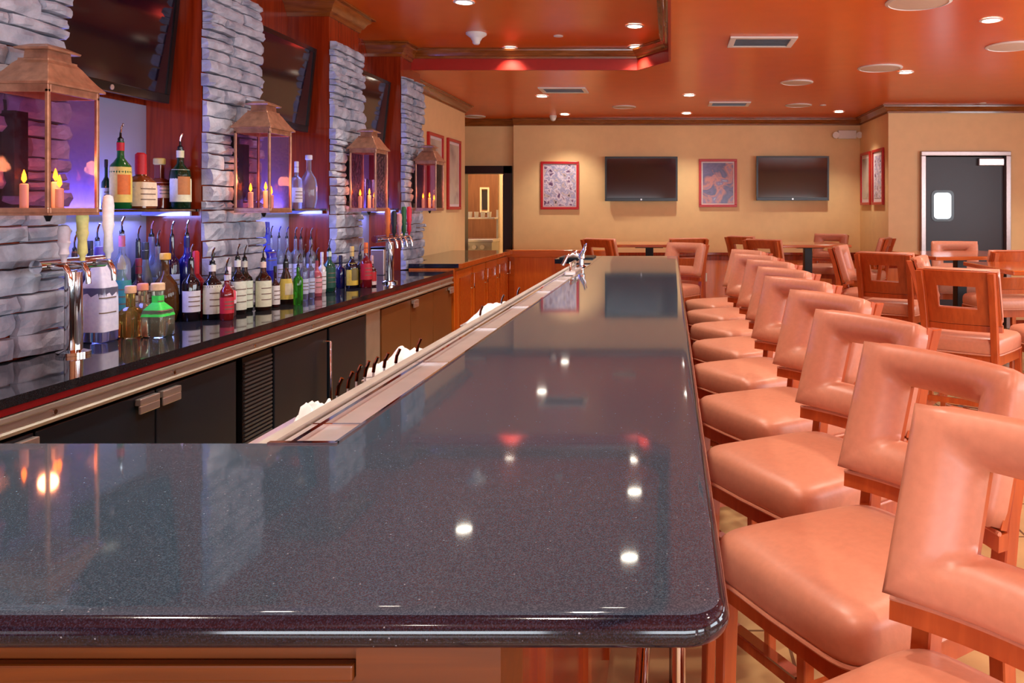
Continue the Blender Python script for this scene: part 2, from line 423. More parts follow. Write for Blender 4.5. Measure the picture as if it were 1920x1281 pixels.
# service counter seen through the doorway
t = empty('service_station', (-3.1, 12.4, 0)); tag(t, 'stainless service counter with round white knobs, seen through the hall doorway', 'counter')
B('cabinet_body', M['steel_d'], (-.5, .38, -.25, .25, .001, .96), t, bevel=.005)
B('worktop', M['steel'], (-.52, .4, -.28, .27, .96, 1.0), t, bevel=.004)
for k in range(4):
    mb = MB(); mb.tube([(-.12+k*.12, -.29, .885), (-.12+k*.12, -.25, .885)], .034, 16); mb.build('control_knob', M['white'], t, smooth=True)
B('back_post', M['steel_d'], (-.5, -.47, .2, .23, 1.0, 1.45), t); B('back_post', M['steel_d'], (.35, .38, .2, .23, 1.0, 1.45), t)
B('upper_shelf', M['steel'], (-.5, .38, -.05, .25, 1.31, 1.33), t)
cup = None
for k in range(8):
    if cup is None:
        mb = MB(); mb.lathe([(.028, 0), (.036, .09), (.033, .09), (.026, .006)], n=14); cup = mb.build('white_cup', M['white'], smooth=True); o = cup
    else: o = cup.copy(); C.objects.link(o)
    o.location = (-3.52+k*.1, 12.42, 1.3305); tag(o, 'white cup in the row on the steel shelf beyond the hall doorway', 'cup', 'white cups beyond the doorway')

# ---------------------------------------------------------------- stone pillars
def stone_face(y0, y1, z0, z1, seed, xf=-2.385):
    rnd = random.Random(seed); bm = bmesh.new(); z = z0
    while z < z1-.02:
        h = rnd.uniform(.04, .085) if z > 1.45 else rnd.uniform(.06, .105)
        h = min(h, z1-z); ys = [y0]
        while ys[-1] < y1-.12:
            ys.append(ys[-1]+rnd.uniform(.13, .36))
        ys[-1] = y1
        if len(ys) < 2: ys = [y0, y1]
        tilt = rnd.uniform(-.006, .006)
        for a, b in zip(ys, ys[1:]):
            if b-a < .03: continue
            hh = h; parts = [(z, z+h)]
            if h > .07 and rnd.random() < .3 and b-a < .25: parts = [(z, z+h*.5), (z+h*.5, z+h)]
            for za, zb in parts:
                dpt = rnd.uniform(.03, .062)
                jit0 = rnd.uniform(-.006, .012) if a == y0 else 0; jit1 = rnd.uniform(-.006, .02) if b == y1 else 0
                ny = max(3, int((b-a)/.04)); nz = 3
                g = 0.0022
                # grid on front
                grid = []
                for j in range(nz+3):
                    row = []
                    for i in range(ny+3):
                        fi = min(max((i-1)/ny, 0), 1); fj = min(max((j-1)/nz, 0), 1)
                        yy = a+g-jit0 + (b-a-2*g+jit0+jit1)*fi; zz = za+g+(zb-za-2*g)*fj + tilt*(fi-.5)
                        edge = (i in (0, ny+2)) or (j in (0, nz+2))
                        e2 = (i in (1, ny+1)) + (j in (1, nz+1))
                        xx = xf if edge else xf + dpt - e2*.008 + rnd.uniform(-.006, .006)
                        if not edge:
                            yy += rnd.uniform(-.004, .004); zz += rnd.uniform(-.003, .003)
                            if i == 1: yy += .003
                            if i == ny+1: yy -= .003
                            if j == 1: zz += .002
                            if j == nz+1: zz -= .002
                        row.append(bm.verts.new((xx, yy, zz)))
                    grid.append(row)
                for j in range(nz+2):
                    for i in range(ny+2):
                        bm.faces.new((grid[j][i], grid[j][i+1], grid[j+1][i+1], grid[j+1][i]))
        z += h
    mb = MB(); mb.bm.free(); mb.bm = bm
    return mb
pill = [(2.55, 3.12, 'stacked grey stone pillar nearest the camera, behind the largest copper lantern'),
        (4.07, 4.61, 'stacked grey stone pillar between the two largest wall televisions of the back bar'),
        (5.59, 6.12, 'stacked grey stone pillar with wood top, third from the camera'),
        (7.07, 7.62, 'stacked grey stone pillar farthest away, beside the yellow wall')]
for i, (a, b, lab) in enumerate(pill):
    r = empty('stone_pillar', (0, 0, 0)); tag(r, lab, 'pillar', 'stone pillars of the back bar')
    B('wood_core', M['mahog'], (XN+.001, -2.39, a, b, .001, ZT-.001), r)
    stone_face(a, b, .932, 2.65, 30+i).build('stone_facing', M['stone'], r)
    mb = MB(); mb.sweep(crownprof(ZT-.002, .12, .1), [(XN+.001, a), (-2.39, a), (-2.39, b), (XN+.001, b)], -1); mb.build('crown_moulding', M['crown'], r, smooth=True, autos=25)
# nearer niche closes with a wood partition
tag(B('bar_partition', M['mahog'], (XN+.001, -2.39, 1.42, 1.6, .001, ZT-.001)), 'red wood partition of the back bar left of the nearest stone pillar', 'partition')

# niche laminate panels, shelves, televisions
niches = [(3.12, 4.07), (4.61, 5.59), (6.12, 7.07)]
nn = ['nearest', 'middle', 'farthest']
lat = [(3.17, 4.0), (4.67, 5.53), (6.2, 7.0)]
for i, (a, b) in enumerate(niches):
    tag(B('splash_panel', M['laminate'], (XN+.001, XN+.012, a+.002, b-.002, .932, 2.0)), 'pale lavender grey back panel of the %s liquor niche' % nn[i], 'panel', 'back panels of the niches')
    s = empty('glass_shelf', (0, 0, 0)); tag(s, 'lit blue glass shelf in the %s back bar niche' % nn[i], 'shelf', 'glass shelves of the back bar')
    B('shelf_glass', M['shelfglass'], (XN+.014, -2.40, a+.004, b-.004, 1.462, 1.474), s)
    for yy in (a+.03, b-.045): B('shelf_bracket', M['steel'], (XN+.014, -2.42, yy, yy+.014, 1.44, 1.4615), s)
    B('led_strip', M['led'], (XN+.013, XN+.022, a+.05, b-.05, 1.448, 1.461), s)
    light('led_glow_up', 'AREA', (XN+.06, (a+b)/2, 1.485), 5, (.18, .22, 1), shape='RECTANGLE', size=.08, size_y=.8, rot=(PI, -.25, 0))
    light('led_glow_down', 'AREA', (XN+.08, (a+b)/2, 1.44), 4, (.25, .3, 1), shape='RECTANGLE', size=.08, size_y=.8, rot=(0, -.3, 0))
def tv(name, width, height, loc, rz, tilt, label, group):
    r = empty('television', loc); r.rotation_euler = (tilt, 0, rz); tag(r, label, 'television', group)
    w_, h_ = width/2, height/2
    mb = MB(); mb.box(-w_, w_, 0, .035, -h_, h_); mb.build('housing', M['black'], r, bevel=.006)
    B('bezel', M['black'], (-w_, w_, -.012, 0, -h_, -h_+.045), r, bevel=.003)
    mb = MB(); mb.box(-w_, w_, -.012, 0, h_-.025, h_); mb.box(-w_, -w_+.025, -.012, 0, -h_+.045, h_-.025); mb.box(w_-.025, w_, -.012, 0, -h_+.045, h_-.025)
    mb.build('bezel', M['black'], r)
    B('screen', M['screen'], (-w_+.024, w_-.024, -.006, .002, -h_+.044, h_-.024), r)
    mb = MB(); mb.lathe([(.012, 0), (.012, .003)], n=16); o = mb.build('maker_badge', M['steel'], r); o.location = (0, -.0125, -h_+.022); o.rotation_euler = (PI/2, 0, 0)
    B('wall_mount', M['blackmetal'], (-.15, .15, .035, .075, -.12, .12), r)
    return r
tvl = ['large black television tilted down above the green liquor bottles', 'black television tilted down between the second and third stone pillars', 'black television between the third and fourth stone pillars']
for i, (a, b) in enumerate(lat):
    r = tv('tv', b-a, .58, (-2.49, (a+b)/2, 2.29), PI/2, math.radians(6), tvl[i], 'back bar televisions')
    # facing +X : local -Y -> world +X
    B('mount_arm', M['blackmetal'], (-.03, .03, .075, .17, -.03, .03), r)

# ---------------------------------------------------------------- back bar counter & coolers
XF = -1.92
r = empty('back_counter', (0, 0, 0)); tag(r, 'long black stone back bar counter with stainless front edge', 'counter')
poly = [(XF-.002, 1.602), (XF-.002, 7.06), (-2.386, 7.06)]
for a, b, _ in reversed(pill[:3]): poly += [(XN+.002, (7.06 if b > 6 else niches[pill.index((a, b, _))][1])), (XN+.002, b+.002), (-2.386, b+.002), (-2.386, a-.002)]
poly += [(XN+.002, 2.548), (XN+.002, 1.602)]
mb = MB(); mb.prism(poly, .9, .93); mb.build('stone_top', M['black_granite'], r)
B('red_strip', M['redstrip'], (XF-.02, XF-.004, 1.45, 7.06, .878, .899), r)
mb = MB(); mb.sweep([(0, .815), (.022, .815), (.024, .825), (.010, .833), (.010, .852), (.022, .86), (.022, .872), (0, .877)], [(XF-.02, 1.45), (XF-.02, 7.06)], -1)
mb.build('steel_edge', M['steel_d'], r, smooth=True, autos=25)
for k in range(9):
    mb = MB(); yy = 1.9+k*.6; mb.tube([(XF-.02+.01, yy, .843), (XF-.02+.018, yy, .843)], .008, 10); mb.build('edge_screw', M['chrome'], r, smooth=True)
def cooler(y0, y1, doors, m, label, vent=None, tall=None):
    r = empty('back_bar_cooler', (0, y0, 0)); tag(r, label, 'refrigerator', 'under-counter units of the back bar')
    B('cabinet_body', M['blackmetal'], (-2.385, XF-.045, .002, y1-y0-.004, .001, .81), r)
    for a, b, hs in doors:
        dd = B('door', m, (XF-.044, XF-.012, a-y0+.004, b-y0-.004, .08, .80), r, bevel=.004)
        if hs is not None:
            if hs == 't':
                h = MB(); yy = b-y0-.06; h.tube([(XF-.01, yy, .3), (XF+.03, yy, .3), (XF+.03, yy, .74), (XF-.01, yy, .74)], .009, 10)
                h.build('door_handle', M['chrome'], dd, smooth=True)
            else:
                yy = (a if hs < 0 else b) - y0; y_a, y_b = (yy+.01, yy+.12) if hs < 0 else (yy-.12, yy-.01)
                h = MB(); h.box(XF-.012, XF+.012, y_a, y_b, .765, .79); h.box(XF+.002, XF+.012, y_a, y_b, .735, .765); h.build('door_handle', M['steel'], dd, bevel=.003)
    if vent:
        a, b = vent
        v = B('vent_grille', M['blackmetal'], (XF-.044, XF-.02, a-y0, b-y0, .08, .80), r)
        g = MB(); z = .1
        while z < .78: g.box(XF-.02, XF-.012, a-y0+.01, b-y0-.01, z, z+.009); z += .019
        g.build('louvre', M['grille'], v)
    if tall:
        B('kick_plate', M['blackmetal'], (XF-.06, XF-.03, .002, y1-y0-.004, .001, .08), r)
    return r
cooler(1.605, 3.89, [(1.605, 2.43, 1), (2.43, 3.0, 1), (3.0, 3.56, -1)], M['cooler'], 'dark back bar cooler with vented grille at its right end', vent=(3.62, 3.89))
cooler(3.895, 5.06, [(3.895, 4.5, 't'), (4.52, 5.06, None)], M['cooler'], 'dark cooler with tall chrome door handle, under the back counter')
cooler(5.34, 7.055, [(5.34, 5.94, None), (5.94, 6.5, -1), (6.5, 7.05, 1)], M['cooler_b'], 'three door cooler browned by painted reflection at the far end of the back counter')
tag(B('steel_filler_panel', M['steel_d'], (-2.385, XF-.015, 5.08, 5.32, .001, .81)), 'narrow vertical stainless panel between dark and browned coolers', 'panel')

# far wood cabinets
r = empty('far_counter', (0, 0, 0)); tag(r, 'orange wood cabinet run with thin top beyond the back bar coolers', 'cabinet')
mb = MB(); mb.prism([(-1.88, 7.08), (-1.88, 9.35), (XL+.003, 9.35), (XL+.003, 7.625), (-2.32, 7.625), (-2.32, 7.08)], .95, .985); mb.build('counter_top', M['black_granite'], r)
B('wood_edge', M['cherry_h'], (-1.879, -1.85, 7.08, 9.35, .945, .985), r)
B('cabinet_body', M['panel'], (-2.32, -1.92, 7.08, 9.35, .001, .945), r)
for k in range(4):
    a = 7.12+k*.56
    dd = B('door', M['panel'], (-1.92, -1.9, a, a+.52, .1, .92), r, bevel=.003)
    B('door_panel', M['cherry_h'], (-1.9, -1.893, a+.07, a+.45, .17, .85), dd, bevel=.003)
    h = MB(); h.tube([(-1.9, a+.49, .72), (-1.87, a+.49, .72), (-1.87, a+.49, .86), (-1.9, a+.49, .86)], .006, 8); h.build('door_handle', M['chrome'], dd, smooth=True)
r = empty('low_partition', (0, 0, 0)); tag(r, 'low orange wood partition with red wood cap between bar and dining room', 'partition')
B('partition_panel', M['panel'], (-1.92, -.75, 9.4, 9.5, .001, .90), r)
B('cap_rail', M['cherry_h'], (-1.95, -.72, 9.37, 9.53, .90, .985), r, bevel=.006)
for k in range(2): B('panel_stile', M['cherry_h'], (-1.9+k*.55, -1.84+k*.55, 9.385, 9.40, .05, .90), r)

# ---------------------------------------------------------------- main bar
r = empty('bar_counter', (0, 0, 0)); tag(r, 'long L-shaped bar with speckled dark granite top and wood front', 'bar')
ZB = 1.07
def bull(poly_path_slab, z0, z1): pass
def slab(name, x0, x1, y0, y1, round_edges, m, par, rad=.0175):
    """slab with half round nose on given sides and rounded plan corner"""
    t = ZB-.036
    mb = MB()
    xs0, xs1, ys0, ys1 = x0, x1, y0, y1
    n = 8; loops = []
    corner = 'xy' if ('x1' in round_edges and 'y0' in round_edges) else None
    for k in range(n+1):
        a = -PI/2 + PI*k/n; off = .018*math.cos(a); z = t+.018+.018*math.sin(a)
        X1 = x1-.018+(off if 'x1' in round_edges else .018); Y0 = y0+.018-(off if 'y0' in round_edges else .018)
        pts = []
        if corner:
            R = .03+off; cx, cy = x1-.018-.03, y0+.018+.03
            pts.append((x0, Y0, z))
            for q in range(9):
                b = -PI/2+PI/2*q/8; pts.append((cx+R*math.cos(b), cy+R*math.sin(b), z))
            pts += [(X1, y1, z), (x0, y1, z)]
        else:
            pts = [(x0, Y0, z), (X1, Y0, z), (X1, y1, z), (x0, y1, z)]
        loops.append(pts)
    def inset(l, q):
        return [(min(max(p[0], x0), x1-.018-q) if 'x1' in round_edges else p[0], max(p[1], y0+.018+q) if 'y0' in round_edges else p[1], p[2]) for p in l]
    loops = [inset(loops[0], .012)] + loops + [inset(loops[-1], .012)]
    mb.loops(loops)
    o = mb.build(name, m, par, smooth=True, autos=30)
    o.data.materials.append(M['granite_edge_shade'])
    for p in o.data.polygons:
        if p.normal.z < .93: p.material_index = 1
    return o
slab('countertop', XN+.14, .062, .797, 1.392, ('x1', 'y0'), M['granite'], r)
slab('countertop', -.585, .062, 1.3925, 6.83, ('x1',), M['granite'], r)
# drink rail
B('drink_rail', M['steel'], (-.70, -.586, 1.393, 5.95, ZB-.03, ZB-.012), r)
mb = MB(); mb.sweep([(0, ZB-.034), (.018, ZB-.034), (.018, ZB-.004), (.010, ZB), (0, ZB)], [(-.722, 1.393), (-.722, 5.95)], -1); mb.build('rail_rim', M['steel_d'], r, smooth=True, autos=30)
mb = MB(); mb.box(-.586, -.580, 1.393, 5.95, ZB-.001, ZB+.003); mb.box(-.70, -.58, 1.386, 1.398, ZB-.012, ZB+.003); mb.box(-.675, -.665, 1.4, 5.95, ZB-.012, ZB-.004); mb.build('rail_lip', M['chrome'], r)
for k in range(7): B('rail_joint', M['chrome'], (-.70, -.586, 1.55+k*.62, 1.558+k*.62, ZB-.012, ZB-.009), r)
# far short leg of the bar
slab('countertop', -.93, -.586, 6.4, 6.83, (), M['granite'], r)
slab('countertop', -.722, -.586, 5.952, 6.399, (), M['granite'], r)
# die
mb = MB(); mb.box(XN+.15, -.2, .95, 1.08, .001, ZB-.037); M['frontwood'] = wood('bar_front_wood', (98, 46, 10), (122, 60, 14), .35, (1, 14, 14), .08); mb.build('bar_front', M['frontwood'], r)
mb = MB(); mb.box(-.33, -.2, 1.08, 6.7, .001, ZB-.037); mb.build('bar_side', M['mahog'], r)
mb = MB()
for z0, z1 in ((.985, 1.008), (.925, .945)): mb.box(XN+.15, -.372, .935, .95, z0, z1)
mb.build('panel_moulding', M['frontwood'], r, bevel=.003)
B('corner_stile', M['frontwood'], (-.37, -.2, .94, .9495, .001, ZB-.04), r)
for k in range(9): B('side_stile', M['cherry'], (-.2, -.188, 1.2+k*.62, 1.28+k*.62, .1, ZB-.06), r)
for k in range(5):
    mb = MB(); yy = 1.2+k*1.3; mb.tube([(.012, yy, .001), (.012, yy, ZB-.037)], .010, 12); mb.build('support_post', M['chrome'], r, smooth=True)
mb = MB(); mb.tube([(-.08, .9, .2), (-.08, 6.7, .2)], .02, 14); mb.build('foot_rail', M['chrome'], r, smooth=True)
# under bar steel well
r = empty('speed_rail', (0, 0, 0)); tag(r, 'stainless under bar bottle well running along the inner bar edge', 'bottle rail')
mb = MB(); mb.box(-.98, -.74, 1.5, 5.6, .68, .70); mb.box(-.99, -.98, 1.5, 5.6, .68, .80); mb.box(-.745, -.735, 1.5, 5.6, .68, .95); mb.build('well_tray', M['steel_d'], r)
for k in range(4):
    for xx in (-.97, -.76): B('leg', M['steel'], (xx-.012, xx+.012, 1.6+k*1.25, 1.624+k*1.25, .001, .68), r)

# ---------------------------------------------------------------- bottles
def bottle(x, y, z, h, r, shape, glass, cap, label=None, lz=(.15, .5), ltxt='', cat='bottle', group=None, capc=None, badge=None, dark=True, rz=0, name='liquor_bottle'):
    root = empty(name, (x, y, z+.0005), rz); tag(root, ltxt, cat, group)
    ex, ay = 2, 1
    sh = {'liquor': [(0, .93), (.0, 1), (.55, 1), (.64, .93), (.70, .6), (.76, .34), (.82, .32), (1.0, .32)],
          'wine': [(0, .93), (0, 1), (.6, 1), (.66, .9), (.72, .55), (.78, .36), (1.0, .34)],
          'tall': [(0, .93), (0, 1), (.66, 1), (.72, .88), (.76, .5), (.8, .36), (1.0, .34)],
          'square': [(0, .93), (0, 1), (.62, 1), (.67, .9), (.69, .45), (.72, .32), (1.0, .32)],
          'squat': [(0, .9), (0, 1), (.45, 1), (.58, .92), (.66, .6), (.70, .34), (.86, .34), (1.0, .36)],
          'oval': [(0, .6), (.03, .8), (.2, 1), (.45, 1), (.62, .85), (.72, .5), (.78, .3), (1.0, .28)],
          'bell': [(0, .93), (0, 1), (.3, .96), (.5, .8), (.65, .6), (.78, .36), (1.0, .32)]}[shape]
    if shape in ('square', 'squat'): ex = 6; 
    if shape == 'oval': ay = 1.0
    nh = h*.86
    prof = [(f*r, t*nh) for t, f in sh]
    prof = [(prof[0][0]*.96, 0)] + [(prof[1][0], .006)] + prof[2:]
    mb = MB(); mb.lathe(prof, n=24, ex=ex, ay=ay); mb.build('glass_body', bglass(glass, dark), root, smooth=True, autos=50)
    nr = sh[-1][1]*r
    if cap == 'pourer':
        mb = MB(); mb.lathe([(nr*.8, nh), (nr*.85, nh+.012), (nr*.35, nh+.02), (nr*.28, nh+.045)], n=12); mb.build('pourer_collar', M['steel'] if z < .8 else M['black'], root, smooth=True)
        mb = MB(); mb.tube([(0, 0, nh+.04), (.003, 0, nh+.06), (.012, 0, nh+.08)], .0045, 8); mb.build('pourer_spout', M['chrome'], root, smooth=True)
    elif cap == 'cork':
        mb = MB(); mb.lathe([(nr*1.05, nh), (nr*1.5, nh+.004), (nr*1.5, nh+.03), (nr*1.3, nh+.034)], n=16); mb.build('stopper', paper(capc or (200, 160, 110)), root, smooth=True)
    elif cap == 'wax':
        mb = MB(); mb.lathe([(nr*1.25, nh*.72), (nr*1.3, nh*.8), (nr*1.25, nh+.03), (nr*.8, nh+.038)], n=16); mb.build('wax_seal', paper(capc or (190, 20, 36)), root, smooth=True)
    else:
        mb = MB(); mb.lathe([(nr*1.12, nh-.002), (nr*1.15, nh+.03), (nr*1.0, nh+.034)], n=16); mb.build('screw_cap', paper(capc or (30, 30, 30)), root, smooth=True)
    if capc and cap in ('pourer', 'cap'):
        mb = MB(); mb.lathe([(nr*1.1, nh*.86), (nr*1.12, nh*.98)], n=16, cap0=False, cap1=False); mb.build('neck_foil', paper(capc), root, smooth=True)
    if label:
        def band(z0, z1, a0, a1, off, m, nm, par):
            L = []
            def rad(zz):
                t = zz/nh
                for (t0, f0), (t1, f1) in zip(sh[1:], sh[2:]):
                    if t0 <= t <= t1: return r*(f0+(f1-f0)*(t-t0)/max(1e-6, t1-t0))
                return r
            for q in range(4):
                zz = z0+(z1-z0)*q/3; R = rad(zz)+off; l = []
                for k in range(17):
                    tt = math.radians(a0+(a1-a0)*k/16); c_, s_ = math.cos(tt), math.sin(tt); e = 2/ex
                    l.append((R*math.copysign(abs(c_)**e, c_), R*ay*math.copysign(abs(s_)**e, s_), zz))
                L.append(l)
            mb = MB(); mb.loops(L, False, False, False); return mb.build(nm, m, par, smooth=True)
        lb = band(lz[0]*nh, lz[1]*nh, -125, 55, .0012, paper(label), 'paper_label', root)
        if badge:
            mz = (lz[0]+lz[1])/2*nh; dh = (lz[1]-lz[0])*nh*.28
            band(mz-dh, mz+dh, -70, 0, .002, paper(badge), 'label_badge', lb)
        else:
            for q in range(3):
                mz = (lz[0]+(lz[1]-lz[0])*(.28+.22*q))*nh; band(mz-.0025, mz+.0025, -75, 5, .002, paper((120, 100, 84)), 'label_print', lb)
    return root
ZC = .93
cbq = []
def cb(px, by, top, wpx, shape, glass, cap, label, txt, **k):
    x, y = P(px, by, ZC); r_ = max(.022, wpx/2*y/F)
    ray = (px-1258.0)/F
    if x < XN+.03+r_: x = XN+.03+r_; y = x/ray
    for a, b, _ in pill:
        if x-r_ < -2.31 and a-r_ < y < b+r_:
            if px < 400 or (a > 5 and px < 635) or (a > 4.5 and a < 5.8 and px < 635): y = a-r_-.01; x = y*ray
            else: x = -2.30+r_
    h = (EYE-(top-390)*y/F) - ZC
    cbq.append([x, y, h, r_, (shape, glass, cap, label), txt, k])
def settle():
    for it in range(300):
        moved = False
        for i in range(len(cbq)):
            for j in range(i):
                A, Bq = cbq[i], cbq[j]
                dx, dy = A[0]-Bq[0], A[1]-Bq[1]; d_ = math.hypot(dx, dy); need = A[3]*1.08+Bq[3]*1.08+.003
                if d_ < need:
                    if d_ < 1e-5: dx, dy, d_ = .01, .0, .01
                    q = (need-d_)/2*1.02; dx, dy = dx/d_*q, dy/d_*q
                    A[0] += dx; A[1] += dy; Bq[0] -= dx; Bq[1] -= dy; moved = True
        for A in cbq:
            x, y, r_ = A[0], A[1], A[3]*1.08
            x = min(max(x, XN+.022+r_), -1.96-r_)
            for a, b, _ in pill:
                if x-r_ < -2.31 and a-r_ < y < b+r_:
                    opts = [(abs(-2.305+r_-x), -2.305+r_, y), (abs(y-(a-r_)), x, a-r_-.001), (abs(y-(b+r_)), x, b+r_+.001)]
                    _d, x, y = min(opts)
            for tx, ty, tr in ((-2.27, 3.0, .06), (-2.06, 5.86, .06)):
                d_ = math.hypot(x-tx, y-ty)
                if d_ < tr+r_: x = tx+(x-tx)/d_*(tr+r_+.002); y = ty+(y-ty)/d_*(tr+r_+.002)
            A[0], A[1] = x, y
        if not moved: break
    for x, y, h, r_, a, txt, k in cbq:
        bottle(x, y, ZC, h, r_, *a, ltxt=txt, group='liquor bottles on the back counter', **k)
CL = (225, 232, 238)
cb(187, 640, 452, 46, 'square', (200, 205, 255), 'cap', (226, 226, 255), 'large square clear bottle glowing violet, on the counter beside the near beer tower', lz=(.12, .9), capc=(90, 80, 210), dark=False)
cb(245, 632, 538, 36, 'squat', (214, 176, 92), 'cork', None, 'squat amber tequila bottle with pale stopper beside the glowing violet bottle', capc=(226, 180, 140), dark=False)
cb(296, 630, 532, 44, 'squat', (200, 214, 190), 'cork', (60, 220, 90), 'squat clear bottle with bright green emblem at the counter front', lz=(.45, .9), capc=(226, 190, 150), dark=False)
cb(268, 618, 534, 34, 'squat', (226, 196, 150), 'cork', None, 'squat pale bottle with orange stopper behind the amber one', capc=(236, 150, 110), dark=False)
cb(294, 600, 468, 44, 'oval', (176, 120, 60), 'cork', None, 'tall oval amber brown bottle with gold stopper behind the green emblem bottle', capc=(220, 170, 60), dark=False)
cb(217, 598, 488, 24, 'liquor', (200, 90, 30), 'cap', (240, 110, 30), 'bottle with bright orange label behind the violet glowing bottle', lz=(.1, .6), capc=(240, 240, 240))
cb(246, 590, 470, 30, 'liquor', (20, 120, 60), 'pourer', (40, 150, 80), 'green bottle behind the squat amber tequila bottles', capc=(230, 180, 60))
cb(272, 585, 440, 24, 'tall', CL, 'pourer', (220, 228, 245), 'clear bottle with white and red label, left of the oval amber bottle', dark=False, badge=(220, 60, 60))
cb(224, 560, 410, 22, 'tall', CL, 'pourer', (60, 150, 150), 'tall clear bottle with pink pourer and teal label in the near niche', dark=False, capc=(210, 110, 130))
cb(248, 556, 446, 26, 'bell', (210, 220, 214), 'cap', (220, 214, 190), 'clear bell shaped bottle with cream label in the near niche', dark=False, capc=(40, 40, 40))
cb(268, 556, 420, 26, 'tall', (190, 206, 240), 'pourer', (110, 130, 210), 'clear bottle with blue label standing behind the oval amber bottle', dark=False)
cb(233, 575, 480, 26, 'liquor', (60, 20, 30), 'cap', (210, 200, 190), 'dark bottle with round pale label among the near niche bottles', capc=(120, 20, 40))
cb(305, 590, 420, 24, 'tall', (30, 14, 40), 'pourer', (170, 190, 240), 'tall dark bottle with blue white label beside the cobalt bottle', lz=(.3, .55))
cb(323, 592, 418, 26, 'tall', (24, 30, 130), 'pourer', None, 'tall cobalt blue bottle in the near niche', capc=(20, 20, 90))
cb(343, 600, 470, 30, 'wine', (24, 18, 22), 'pourer', (226, 230, 240), 'dark bottle with white label and clear pourer right of the cobalt bottle')
cb(352, 578, 466, 26, 'liquor', (130, 16, 24), 'wax', (160, 30, 40), 'red bottle with red wax seal in front of the wood pillar side')
cb(379, 598, 478, 33, 'wine', (18, 20, 22), 'pourer', (224, 228, 208), 'dark wine-style bottle with big cream label left of the pillar foot', lz=(.1, .62), capc=(230, 230, 220))
cb(412, 592, 500, 26, 'liquor', (226, 180, 190), 'cap', (236, 222, 232), 'clear bottle with pale label and pink foot before the second pillar', lz=(.3, .7), capc=(230, 225, 235), dark=False, badge=(240, 90, 110))
cb(438, 590, 470, 30, 'wine', (22, 18, 20), 'pourer', (222, 232, 214), 'dark bottle with wide cream label, left of a matching pair', lz=(.08, .6), capc=(220, 224, 214))
cb(459, 584, 472, 28, 'wine', (20, 24, 20), 'pourer', (214, 228, 206), 'dark bottle with greenish cream label, right of a matching pair', lz=(.08, .6), capc=(220, 220, 200))
cb(470, 566, 466, 18, 'tall', (40, 18, 18), 'cap', None, 'slim dark brown bottle behind the cream labelled pair', capc=(50, 20, 20))
cb(491, 582, 474, 28, 'wine', (40, 18, 14), 'pourer', (226, 232, 206), 'dark brown bottle with tall cream label right of the pair', lz=(.08, .6), capc=(236, 210, 190))
cb(516, 576, 500, 16, 'liquor', (50, 20, 24), 'cap', (236, 236, 236), 'slim dark bottle with narrow white label before the clear bottles', lz=(.08, .62))
cb(536, 570, 478, 28, 'bell', (44, 24, 16), 'pourer', (228, 208, 100), 'dark brown bottle with yellow label on the back counter', lz=(.12, .6), capc=(20, 20, 20), badge=(240, 230, 200))
cb(559, 572, 490, 17, 'tall', (70, 190, 50), 'pourer', None, 'slim bright green bottle beside the yellow labelled bottle', dark=False)
for k, px in enumerate((508, 525, 540, 553, 566, 578)):
    cb(px, 545-k*1.5, 430+k, 17, 'tall', CL, 'pourer', (200, 208, 238), 'clear spirit bottle in the close row of the middle niche', dark=False)
for k, px in enumerate((570, 582)):
    cb(px, 563-k*3, 470, 15, 'tall', (190, 200, 226), 'pourer', (190, 200, 230), 'slim pale blue bottle, %s of two right of the green bottle' % ('nearer', 'farther')[k], dark=False)
cb(594, 556, 478, 18, 'liquor', (170, 80, 96), 'pourer', (214, 150, 160), 'pink labelled bottle left of the dark green bottle', lz=(.1, .7))
cb(604, 549, 472, 14, 'tall', (200, 200, 200), 'cap', (236, 236, 240), 'slim bottle with white label touching the dark green bottle', lz=(.1, .6), capc=(220, 220, 230))
cb(617, 547, 458, 22, 'wine', (16, 70, 58), 'pourer', (20, 80, 64), 'dark green bottle before the third stone pillar', lz=(.1, .6), capc=(200, 220, 210))
cb(643, 540, 480, 16, 'tall', (20, 24, 80), 'cap', None, 'slim navy bottle left of the yellow labelled liqueur', capc=(20, 20, 60))
cb(657, 540, 460, 22, 'liquor', (20, 16, 30), 'cap', (226, 200, 70), 'dark liqueur bottle with yellow label before the third pillar', lz=(.08, .68), capc=(220, 190, 110), badge=(120, 110, 60))
cb(675, 537, 468, 17, 'wine', (26, 14, 16), 'pourer', None, 'plain dark bottle between yellow labelled and red bottles', capc=(30, 20, 20))
cb(685, 539, 452, 22, 'liquor', (110, 14, 24), 'cap', (190, 30, 50), 'dark red bottle with orange cap near the far beer tower', lz=(.2, .6), capc=(224, 110, 40))
cb(697, 537, 480, 16, 'liquor', (60, 12, 20), 'cap', (236, 220, 220), 'small bottle with white label nearest the far beer tower', lz=(.06, .7), capc=(230, 190, 190), badge=(190, 30, 40))
# at the foot of the near pillar
cb(152, 566, 446, 20, 'liquor', (120, 60, 30), 'pourer', (190, 170, 160), 'brown bottle tucked beside the near stone pillar', capc=(60, 30, 20))
cb(178, 574, 440, 22, 'liquor', (30, 26, 60), 'cap', (70, 70, 130), 'dark blue bottle behind the glowing violet bottle', capc=(30, 30, 40))
cb(500, 560, 405, 28, 'square', (30, 40, 190), 'cap', (70, 90, 220), 'tall square cobalt bottle at the back of the middle niche', lz=(.4, .9), capc=(60, 70, 200))
cb(398, 590, 490, 20, 'liquor', (200, 190, 210), 'pourer', (230, 225, 235), 'small clear bottle squeezed before the second pillar edge', dark=False)
cb(200, 560, 425, 20, 'tall', (180, 200, 230), 'pourer', None, 'slim clear bottle behind the tap handles', dark=False)
cb(286, 572, 470, 20, 'liquor', (90, 40, 20), 'pourer', (210, 190, 150), 'brown bottle with tan label at the back of the near niche')
